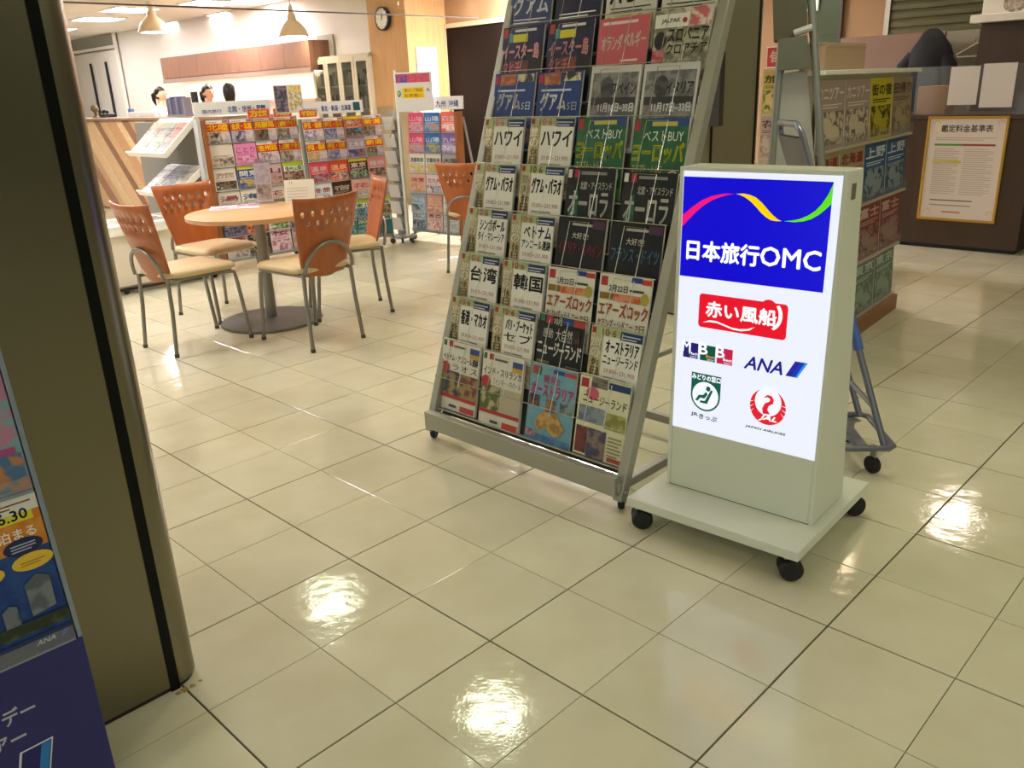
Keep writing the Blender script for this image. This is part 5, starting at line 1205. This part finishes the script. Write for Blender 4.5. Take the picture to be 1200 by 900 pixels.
RR = [[('tall', 'a8948a', 'カニツアー', 'e8d8d0', '6a5c54', 'c8b8a0'), ('tall', 'a8948a', 'カニツアー', 'e8d8d0', '6a5c54', 'c8b8a0'), ('tall', 'c8b818', '街の宿', '2a2a18', '3c3a18', 'b0a020'), ('tall', '9c8c70', '日帰り', '6a4438', '7a6448', 'a89878')],
      [('tall', 'a89878', '北海道', 'b83a34', '8a6a54', 'b8a488'), ('tall', 'a89878', '北海道', 'b83a34', '8a6a54', 'b8a488'), ('tall', '2a5c88', '上野', 'd8e0e4', '2a4a64', '8a9aa0'), ('tall', '2a5c88', '上野', 'd8e0e4', '2a4a64', '8a9aa0')],
      [('tall', '9a8468', '関西', '5a3a2c', '6a5844', 'a08c70'), ('tall', '9a8468', '関西', '5a3a2c', '6a5844', 'a08c70'), ('tall', '8a3a34', '富士', 'd8b8b0', '6a3430', 'a08078'), ('tall', '8a3a34', '富士', 'd8b8b0', '6a3430', 'a08078')],
      [('tall', '7a8464', '房総', '3a4a38', '5a6450', '98a088'), ('tall', '7a8464', '房総', '3a4a38', '5a6450', '98a088'), ('tall', '5a7864', '東京', 'c0ccc0', '4a6854', '8aa090'), ('tall', '5a7864', '東京', 'c0ccc0', '4a6854', '8aa090')]]
RN = [['brown crab feast leaflet', 'yellow leaflet with black brush lettering', 'tan day trip leaflet'], ['tan leaflet with red northern title', 'blue leaflet with white title'], ['tan western Japan leaflet', 'dark red leaflet with pale title'], ['olive peninsula leaflet', 'grey-green leaflet with pale title']]
cwR = WR / 4; pitchR = .305
for r in range(4):
    zf = topR - .03 - (r + 1) * pitchR
    MB().box(0, WR, -.012, .03, zf - .012, zf, bev=.001).build('ledge', mat('rack_cream'), rr_)
    MB().box(0, WR, -.013, -.011, zf, zf + .05).build('ledge_lip', glass('acrylic'), rr_)
    for c in range(4):
        d = RR[r][c]
        nm = RN[0][[0, 0, 1, 2][c]] if r == 0 else RN[r][c // 2]
        twin = (r > 0) or c < 2
        brochure(rr_.matrix_world @ Matrix.Translation((cwR * (c + .5), .004, zf + .001)) @ Matrix.Rotation(-.05, 4, 'X'), d, nm + ', %s slot, rack with wooden plinth' % CN[c], group=('pair of ' + nm + 's') if twin else None, w=cwR - .008, h=pitchR - .012, t=.005)
# cream box on top
bA = rr_.matrix_world.inverted() @ on_plane(966, 78, Rs + Vector((-nR.x, -nR.y, 0)) * .01, nR); bB = rr_.matrix_world.inverted() @ on_plane(1015, 52, Rs - nR * .01, nR)
bxo = empty('cream_box', rr_.matrix_world @ Matrix.Translation((bA.x, .01, topR))); tag(bxo, 'plain cream board box on top of the rack with wooden plinth', 'box')
MB().box(0, bB.x - bA.x, 0, .11, 0, bB.z - topR, bev=.003).build('carton', mat('cream_card', 'c0a084', .6), bxo); MB().box(.0, bB.x - bA.x, -.003, .113, bB.z - topR - .012, bB.z - topR + .003).build('lid', mat('cream_card'), bxo)

# slim leaflet stand glimpsed beyond the second column
f0 = at_depth(888, 150, 6.6); fr_ = empty('leaflet_stand', frame((f0.x, f0.y), -PHI)); tag(fr_, 'slim leaflet stand with red card glimpsed beside the second steel column', 'leaflet stand')
fz = at_depth(898, 80, 6.6).z; fzr = at_depth(898, 55, 6.6).z
MB().box(0, .34, .02, .3, 0, fz, bev=.003).build('body', mat('rack_cream'), fr_); MB().box(.03, .31, .02, .03, fz, fzr).build('header_card', mat('header_white'), fr_)
a = Art(.28, fzr - fz); a.rect(.02, .05, .45, .95, 'b83028'); a.text('旬', .08, .2, .4, .8, 'f0d8c8', .02); a.rect(.55, .05, .98, .95, 'd8c8a8', '3a4a60'); a.build('header_print', fr_, Matrix.Translation((.03, .019, fz)))
for r, c, d, l in ((0, 0, ('tall', 'b8a048', '旅', '3a4a28', '5a6a38', 'c8b070'), 'yellow and green leaflet'), (0, 1, ('tall', 'b8b0a0', '湯', '3a3a3a', '4a5a44', '8a9078'), 'grey-green leaflet'), (1, 0, ('tall', 'a89488', '花', '6a3a3a', '8a7468', 'b8a498'), 'taupe leaflet'), (1, 1, ('tall', 'b89448', '海', '6a3a20', 'a07838', 'c8b080'), 'ochre leaflet'), (2, 0, ('tall', 'a89c8c', '山', '4a4a40', '7a7060', 'a89c88'), 'beige leaflet'), (2, 1, ('tall', 'b0a448', '里', '3a4a28', '6a7038', 'b8ac60'), 'lime leaflet')):
    brochure(fr_.matrix_world @ Matrix.Translation((.09 + .16 * c, .01, fz - .32 * (r + 1))) @ Matrix.Rotation(-.03, 4, 'X'), d, l + ' in the slim stand beside the second steel column', w=.15, h=.3, t=.004)

# ================================================================== easel rack seen from its side, behind the sign
E0 = at_depth(964, 185, 3.75); ez0 = 0
er = empty('display_easel', frame((E0.x - .20, E0.y - .02), -.35)); tag(er, 'grey A-frame display easel with white board and grey cloth hood, behind the lit sign', 'easel')
m_es = mat('easel_grey', '8e8e88', .4, metal=.3)
def easel_pt(px, py, off): 
    n_ = Vector((sin(-.35), -cos(-.35), 0)); return er.matrix_world.inverted() @ on_plane(px, py, Vector((E0.x, E0.y, 0)) - n_ * off, n_)
pA, pB = easel_pt(951, 2, 0), easel_pt(963, 190, 0); dxz = (pB.x - pA.x) / (pB.z - pA.z)
q = MB(); q.box(-.014, .014, -.014, .014, 0, 1.95, bev=.003)
def lean_bar(nm, x_foot, x_top, y_foot, y_top, zt_, rad=.014, m_=None):
    return MB().tube([(x_foot, y_foot, .05), (x_top, y_top, zt_)], rad, 8).build(nm, m_ or m_es, er, smooth=50)
xf = pB.x + dxz * (.05 - pB.z); xt = pB.x + dxz * (1.85 - pB.z)
lean_bar('front_post', xf, xt, 0, 0, 1.85, .016)
pC, pD = easel_pt(914, 84, 0), easel_pt(906, 185, 0); dz2 = (pD.x - pC.x) / (pD.z - pC.z)
xf2 = pD.x + dz2 * (.05 - pD.z); xt2 = pD.x + dz2 * (1.55 - pD.z)
lean_bar('rear_post', xf2, xt2, 0, 0, 1.55, .016)
lean_bar('far_post', xf, xt, .14, .14, 1.85, .016); lean_bar('far_post', xf2, xt2, .14, .14, 1.55, .016)
MB().box(min(xf, xf2), max(xf, xf2), -.012, .012, .05, .075).build('side_rail', m_es, er)
MB().box(min(xf, xf2), max(xf, xf2), .128, .152, .05, .075).build('side_rail', m_es, er)
MB().tube([(xt, 0, 1.845), (xt, .14, 1.845)], .012, 8).build('top_rail', m_es, er, smooth=50)
for (x_, y_) in ((xf, 0), (xf2, 0), (xf, .14), (xf2, .14)): caster(er, x_, y_, .025, .02, .052, .3, False)
# white board standing between the posts
w1_, w2_ = easel_pt(916, 86, .03), easel_pt(946, 86, .03); v1_, v2_ = easel_pt(909, 190, .03), easel_pt(955, 190, .03)
bz = v1_.z; tz = w1_.z
sl1 = (w1_.x - v1_.x) / (tz - bz); sl2 = (w2_.x - v2_.x) / (tz - bz)
zb_ = .55
MB().prism([(v1_.x + sl1 * (zb_ - bz), zb_), (v2_.x + sl2 * (zb_ - bz), zb_), (w2_.x, tz), (w1_.x, tz)], .02, .035, 'y').build('white_board', mat('board_white', 'bcb8b2', .5), er)
h1, h2, h3, h4 = easel_pt(912, 83, -.01), easel_pt(950, 80, -.01), easel_pt(946, 42, -.01), easel_pt(914, 47, -.01)
MB().prism([(p_.x, p_.z) for p_ in (h1, h2, h3, h4)], -.03, .10, 'y').build('cloth_hood', mat('grey_cloth', '6f6e60', .8, bump=.3, bscale=30), er)
h1, h2, h3, h4 = easel_pt(908, 50, -.02), easel_pt(946, 38, -.02), easel_pt(944, 0, -.02), easel_pt(905, 2, -.02)
MB().prism([(p_.x, p_.z) for p_ in (h1, h2, (h3 + Vector((0, 0, .06))), (h4 + Vector((0, 0, .06))))], -.02, .12, 'y').build('cloth_bag', mat('dark_cloth', '5c5544', .8, bump=.3, bscale=30), er)
kx = easel_pt(943, 40, .0); MB().tube([(kx.x - .04, -.02, kx.z), (kx.x + .03, -.02, kx.z + .02)], .014, 8).build('clamp', mat('rack_light_grey'), er)

# ================================================================== folding luggage cart behind the sign
c0 = on_z(1046, 552, .02); cart = empty('luggage_cart', frame((c0.x, c0.y), -.10)); tag(cart, 'blue-grey folding luggage cart with wire deck and tall leaning handle, behind the lit sign', 'cart')
m_ct = mat('cart_metal', '7a7c88', .35, metal=.5); m_cb2 = mat('cart_blue', '4a68b0', .4)
DK = .105
fr2 = MB()
fr2.tube([(-.34, 0, DK), (-.02, 0, DK), (0, .02, DK), (0, .30, DK), (-.02, .32, DK), (-.34, .32, DK)], .011, 8, closed=True); fr2.build('deck_frame', m_ct, cart, smooth=50)
for k in range(7): MB().tube([(-.34, .04 + .04 * k, DK), (-.12, .04 + .04 * k, DK)], .004, 6).build('deck_wire', m_ct, cart)
MB().box(-.13, -.09, .01, .31, DK - .012, DK + .012, bev=.004).build('cross_bar', m_ct, cart)
for (x_, y_) in ((-.06, .03), (-.06, .29), (-.3, .03), (-.3, .29)): caster(cart, x_, y_, .032, .024, DK - .008, .5, False)
hp = cart.matrix_world.inverted() @ at_depth(937, 146, 3.02); hq = cart.matrix_world.inverted() @ at_depth(919, 141, 3.15)
foot = Vector((-.03, .02, DK)); foot2 = Vector((-.03, .30, DK)); 
hp2 = hp + Vector((-.02, .26, 0))
MB().tube([foot, foot.lerp(hp, .5), foot.lerp(hp, .97), hp + Vector((0, .04, .0)), hp2 - Vector((0, .04, 0)), foot2.lerp(hp2, .97), foot2], .012, 8).build('handle', m_ct, cart, smooth=50)
MB().tube([foot.lerp(hp, .30), foot.lerp(hp, .42)], .017, 10).build('grip', m_cb2, cart, smooth=50)
MB().tube([foot2.lerp(hp2, .30), foot2.lerp(hp2, .42)], .017, 10).build('grip', m_cb2, cart, smooth=50)
m1_, m2_, m3_, m4_ = foot.lerp(hp, .8), foot2.lerp(hp2, .8), foot2.lerp(hp2, .96), foot.lerp(hp, .96)
dn = Vector((-.01, 0, -.004))
MB().add([m1_, m2_, m3_, m4_, m1_ + dn, m2_ + dn, m3_ + dn, m4_ + dn], [(0, 1, 2, 3), (7, 6, 5, 4), (0, 4, 5, 1), (1, 5, 6, 2), (2, 6, 7, 3), (3, 7, 4, 0)]).build('handle_panel', mat('dark_panel', '3c3c42', .4), cart)
MB().tube([foot.lerp(hp, .12), foot2.lerp(hp2, .12)], .009, 8).build('hinge_bar', m_ct, cart, smooth=50)

# dark control panel on the second column
cc2 = K2 - Vector((.62 / sqrt(2), 0, 0)); csum = (cc2.x + cc2.y) - .31 * sqrt(2)
p0 = on_sum(823, 62, csum - .02); p1 = on_sum(846, 148, csum - .02)
cpn = empty('control_panel', frame((p0.x, p0.y), -PHI, p1.z)); tag(cpn, 'dark upright control panel with white labels on the second steel column', 'control panel')
wcp = hypot(p1.x - p0.x, p1.y - p0.y); hcp = p0.z - p1.z
MB().box(0, wcp, -.03, .012, 0, hcp, bev=.004).build('housing', mat('panel_dark', '2f2e2a', .4), cpn)
MB().box(wcp * .25, wcp * .6, -.033, -.03, hcp * .36, hcp * .48).build('white_label', m_white, cpn); MB().box(wcp * .3, wcp * .55, -.033, -.03, hcp * .14, hcp * .2).build('white_label', m_white, cpn)
MB().tube([(wcp * .7, -.03, hcp * .75), (wcp * .7, -.05, hcp * .75)], .02, 12).build('knob', m_black, cpn)

# ================================================================== blue leaflet stand at the steel column
DK2 = 2.49 - .22 * sqrt(2)          # plane y - x = DK2 is its front
bR = on_dif(137, 900, DK2); bT = on_dif(97, 745, DK2)
BS = frame((bT.x, bT.y), PHI)        # x runs along PD, right hand edge at x=0, front at y=0
bst = empty('leaflet_stand', BS); tag(bst, 'dark blue floor leaflet stand with airline stripe beside the steel column', 'leaflet stand')
m_navy = mat('navy_card', '232368', .4)
zk = bT.z; WB = .44
MB().box(-WB, 0, 0, .16, 0, zk, bev=.002).build('base_box', m_navy, bst)
a = Art(WB, zk)
def stand_uv(px, py): 
    P_ = BS.inverted() @ on_dif(px, py, DK2); return (P_.x + WB) / WB, P_.z / zk
(tx1, tz1) = stand_uv(38, 818); (_, tz0) = stand_uv(38, 838); (tx0, _) = stand_uv(2, 840)
hgt_ = .036 / zk
ch = .027 / WB
a.text('ホリデー', tx1 - ch * 4.2, tz1 - hgt_ * .92, tx1, tz1, 'd8d4e0', .02)
(tx2, tz2) = stand_uv(28, 852); a.text('ツアー', tx2 - ch * 3.2, tz2 - hgt_ * .9, tx2, tz2, 'd8d4e0', .02)
lgT = stand_uv(62, 862); s_w = .058 / WB; s_h = .12 / zk
def para(x, z, w, h, k): return [(x - w - k, z - h), (x - k, z - h), (x, z), (x - w, z)]
a.poly(para(lgT[0], lgT[1], s_w, s_h, s_w * .55), 'dcdce8'); a.poly(para(lgT[0] - .008, lgT[1] - .008, s_w * .88, s_h * .88, s_w * .48), '232368'); a.poly(para(lgT[0] - .012, lgT[1] - .012, s_w * .28, s_h * .85, s_w * .48), '2f7ac0')
a.build('base_print', bst, Matrix.Translation((-WB, -.0006, 0)))
# upper pockets lean back
tp = on_plane(2, 437, Vector((bT.x, bT.y, 0)), (-1, 1, 0))
ln = .12
UM = Matrix.Translation((0, .0, zk)) @ Matrix.Rotation(-ln, 4, 'X')
MB().box(-.008, .0, 0, .02, 0, .95, bev=.001).build('side_rail', mat('stand_edge', '8a94a0', .35, metal=.3), bst, M=UM)
MB().box(-WB, -WB + .012, 0, .03, 0, .95, bev=.002).build('side_rail', mat('stand_edge'), bst, M=UM)
MB().box(-WB + .012, -.012, .024, .03, 0, .95).build('back_sheet', m_navy, bst, M=UM)
for k in range(3):
    MB().box(-WB + .012, -.012, -.002, .024, .30 * k, .30 * k + .004).build('pocket_ledge', mat('stand_edge'), bst, M=UM)
    MB().box(-WB + .012, -.012, -.003, -.001, .30 * k + .004, .30 * k + .03).build('pocket_lip', glass('acrylic'), bst, M=UM)
@design
def towers(a):
    a.rect(0, 0, 1, 1, '1f3a78', '284886'); a.rect(0, .66, 1, .9, 'c8742c', 'd08838'); a.rect(0, .9, 1, 1, 'dcd6cc'); a.rect(.1, .845, .94, .9, 'd8cc28'); a.lines(.1, .935, .95, .98, 2, '8a4038', .4)
    a.text('10/1~6.30', .35, .86, .9, .925, '2a2a58', .02); a.text('ホテルズに泊まる', .1, .74, .93, .81, 'f0e0d0', .02)
    a.ell(.80, .69, .16, .055, '24284e'); a.lines(.7, .665, .9, .72, 3, 'b0b4cc', .4); a.ell(.84, .585, .17, .055, 'dcb43c'); a.lines(.74, .565, .94, .60, 2, 'a87828', .4); a.ell(.44, .57, .17, .055, 'dcb43c'); a.lines(.34, .55, .54, .585, 2, 'b05028', .4)
    a.poly([(.72, .24), (.92, .26), (.93, .46), (.83, .50), (.72, .45)], '74787c', '565c64'); a.poly([(.50, .20), (.62, .21), (.62, .34), (.56, .36), (.50, .33)], '6a7078', '4c545c'); a.rect(0, .14, 1, .22, '2c3428', '4a5040'); a.poly([(.1, .14), (.35, .15), (.35, .24), (.1, .22)], '50585c', '3c4448')
    a.rect(0, 0, 1, .11, '2a3058'); a.text('ANA', .68, .045, .84, .075, 'c8ccd8', .02, .3); a.poly([(.88, .045), (.92, .045), (.96, .08), (.92, .08)], '4a68b0'); a.text('安心の品質', .08, .03, .36, .07, 'a8acc0', .01)
@design
def parks(a):
    a.rect(0, 0, 1, 1, '7a9aa4', 'b07890'); a.rect(0, .84, 1, 1, '8a948c'); a.lines(.3, .88, .95, .94, 1, '4a5450', .5); a.rect(.05, .46, .9, .54, 'c0507c'); a.rect(.1, .2, .95, .28, 'a8487c'); a.rect(.5, .6, .95, .8, '5a8cb0', 'c89058'); a.rect(.6, .02, .98, .24, '4a6a90', 'b07a48')
@design
def skyblue(a):
    a.rect(0, 0, 1, 1, '4a86b8', '6aa0c8'); a.rect(0, .55, 1, .8, 'c8c038', '5aa0c8'); a.rect(.4, .1, 1, .3, '28386e'); a.text('沖縄', .45, .13, .95, .27, 'e0e4ec', .02); a.rect(0, 0, 1, .08, 'c08050')
for k, (d, l) in enumerate(((('towers',), 'orange and navy city towers brochure in the lowest pocket'), (('parks',), 'pink and teal park brochure in the middle pocket'), (('skyblue',), 'sky blue island brochure in the upper pocket'))):
    for c in range(2):
        brochure(BS @ UM @ Matrix.Translation((-.009 - .104 - .212 * (1 - c), .004, .30 * k + .005)), d, l + (' away from', ' next to')[c] + ' the steel column', group='brochures of the blue stand, ' + d[0], w=.205, h=.293, t=.006)
# ================================================================== people behind the service counter
m_skin = mat('skin', 'd8a888', .5); m_hair = mat('black_hair', '17120f', .35); m_blouse = mat('white_blouse', 'ece8e4', .6); m_dark = mat('dark_suit', '2a2a34', .6)
def skin_mesh(verts, edges, radii, sub=1):
    me = bpy.data.meshes.new('sk'); me.from_pydata(verts, edges, []); ob = bpy.data.objects.new('sk', me); COL.objects.link(ob)
    ob.modifiers.new('s', 'SKIN'); 
    for i, r in enumerate(radii): me.skin_vertices[0].data[i].radius = r if isinstance(r, tuple) else (r, r)
    me.skin_vertices[0].data[0].use_root = True
    sm = ob.modifiers.new('d', 'SUBSURF'); sm.levels = sub; sm.render_levels = sub
    dg = bpy.context.evaluated_depsgraph_get(); out = bpy.data.meshes.new_from_object(ob.evaluated_get(dg))
    r_ = [tuple(v.co) for v in out.vertices], [tuple(p.vertices) for p in out.polygons]
    bpy.data.objects.remove(ob); return r_
def person(P, face, label, height, hair_kind, reach=.25):
    "standing clerk; local -y is where she looks"
    t = empty('person', frame((P.x, P.y), face)); tag(t, label, 'person'); s = height / 1.6
    V = []; E_ = []; R = []
    def add(p, r, par=None):
        V.append(tuple(c * s for c in p)); R.append((r[0] * s, r[1] * s) if isinstance(r, tuple) else r * s); i = len(V) - 1
        if par is not None: E_.append((par, i))
        return i
    pel = add((0, 0, .86), (.13, .10)); wa = add((0, 0, 1.02), (.105, .08), pel); ch = add((0, .01, 1.2), (.13, .09), wa); nk = add((0, .01, 1.34), (.05, .05), ch); hb = add((0, -.005, 1.42), (.045, .05), nk); add((0, -.01, 1.50), (.07, .085), hb)
    for sx in (-1, 1):
        sh = add((sx * .155, .01, 1.29), .05, ch); el = add((sx * .20, .02, 1.06), .036, sh); wr = add((sx * .15, -reach, 1.02), .024, el); pm = add((sx * .14, -reach - .06, 1.02), .026, wr)
        for q in range(4): f1 = add((sx * (.115 + .017 * q), -reach - .115, 1.015), .008, pm); add((sx * (.115 + .017 * q), -reach - .15 - .006 * (q in (1, 2)), 1.0), .007, f1)
        th1 = add((sx * .10, -reach - .06, 1.02), .009, pm); add((sx * .095, -reach - .10, 1.01), .008, th1)
        hp = add((sx * .08, 0, .80), .08, pel); kn = add((sx * .085, -.01, .45), .052, hp); an = add((sx * .085, .02, .07), .036, kn); add((sx * .09, -.12, .03), .03, an)
    vs, fs = skin_mesh(V, E_, R, 2)
    b = MB(); b.add(vs, fs)
    # head with face, fused by position into the same mesh
    hd = MB(); hc = Vector((0, -.012, 1.495)) * s
    bm = bmesh.new(); bmesh.ops.create_uvsphere(bm, u_segments=20, v_segments=14, radius=1)
    for v in bm.verts:
        x, y, z = v.co; w = 1 - .22 * max(0, -z) ** 1.3
        nose = .018 * max(0, 1 - ((x / .22) ** 2 + ((z + .12) / .28) ** 2)) * (y < -.6)
        eye = .006 * max(0, 1 - (((abs(x) - .4) / .22) ** 2 + ((z - .08) / .14) ** 2)) * (y < -.5)
        v.co = (hc.x + x * .072 * w * s, hc.y + (y * .090 * w - nose + eye) * s, hc.z + z * .112 * s)
    b.bm(bm)
    for sx in (-1, 1):
        e = bmesh.new(); bmesh.ops.create_uvsphere(e, u_segments=8, v_segments=6, radius=1)
        for v in e.verts: v.co = (hc.x + (sx * .073 + v.co.x * .010) * s, hc.y + (.01 + v.co.y * .018) * s, hc.z + (-.01 + v.co.z * .03) * s)
        b.bm(e)
    o = b.build('body', m_skin, t); md = o.modifiers.new('fuse', 'REMESH'); md.mode = 'VOXEL'; md.voxel_size = .011; md.use_smooth_shade = True
    for sx in (-1, 1):
        MB().lathe([(.002, -.004), (.011 * s, 0), (.002, .004)], 10, M=Matrix.Translation((sx * .03 * s, hc.y - .083 * s, hc.z + .01 * s)) @ Matrix.Rotation(pi / 2, 4, 'X')).build('eye', m_hair, t)
    MB().box(-.022 * s, .022 * s, hc.y - .092 * s, hc.y - .075 * s, hc.z - .062 * s, hc.z - .054 * s, bev=.002).build('mouth', mat('lips', 'a85850', .4), t)
    # blouse and skirt
    V2 = [V[1], V[2], (0, .01 * s, 1.32 * s)]; R2 = [(.118 * s, .095 * s), (.145 * s, .105 * s), (.07 * s, .065 * s)]; E2 = [(0, 1), (1, 2)]
    for sx in (-1, 1):
        V2 += [(sx * .155 * s, .01 * s, 1.29 * s), (sx * .20 * s, .02 * s, 1.06 * s), (sx * .165 * s, -reach * .8 * s, 1.025 * s)]; R2 += [.062 * s, .048 * s, .038 * s]; k = len(V2) - 3; E2 += [(1, k), (k, k + 1), (k + 1, k + 2)]
    V2.append((0, 0, .86 * s)); R2.append((.145 * s, .115 * s)); E2.append((0, len(V2) - 1))
    vs, fs = skin_mesh(V2, E2, R2, 2); MB().add(vs, fs).build('blouse', m_blouse if hair_kind != 'long' else mat('beige_top', 'c8b4a4', .6), t, smooth=180)
    MB().lathe([(.16 * s, .9 * s), (.175 * s, .8 * s), (.19 * s, .5 * s), (.185 * s, .48 * s)], 20, sy=.78).build('skirt', m_dark, t, smooth=60)
    # hair
    h = bmesh.new(); bmesh.ops.create_uvsphere(h, u_segments=20, v_segments=14, radius=1)
    for v in h.verts:
        x, y, z = v.co; px, py, pz = x * .081, y * .099 + .008, z * .120 + .008
        if y < -.25 and z < .35: py = -.02 + (py + .02) * .3 ; pz = max(pz, .045)
        if hair_kind == 'long' and z < 0: pz *= 1.7
        elif y >= -.25 and z < -.5: pz *= .75
        v.co = (hc.x + px * s, hc.y + py * s, hc.z + pz * s)
    hm = MB(); hm.bm(h); ho = hm.build('hair', m_hair, t, smooth=80)
    if hair_kind == 'tail': MB().tube([(0, hc.y + .09 * s, hc.z + .03 * s), (0, hc.y + .14 * s, hc.z - .0 * s), (0, hc.y + .14 * s, hc.z - .08 * s), (0, hc.y + .115 * s, hc.z - .16 * s)], [.028 * s, .038 * s, .03 * s, .008 * s], 10).build('ponytail', m_hair, ho, smooth=80)
    return t
def stand_at(px, py, c):
    P_ = on_sum(px, py, c); return P_
P1 = stand_at(186, 103, 8.5); person(P1, 1.25, 'person in a white blouse with a ponytail, by the pendant lamp, looking along the counter', P1.z + .0, 'tail')
P2 = stand_at(242, 100, 8.3); person(P2, 1.0, 'person in a white blouse with a ponytail, bent over the desk beside the monitor', P2.z, 'tail', .3)
P3 = stand_at(267, 98, 8.0); person(P3, pi + .2, 'person with dark chin-length hair seen from behind in front of the lit recess', P3.z, 'long')
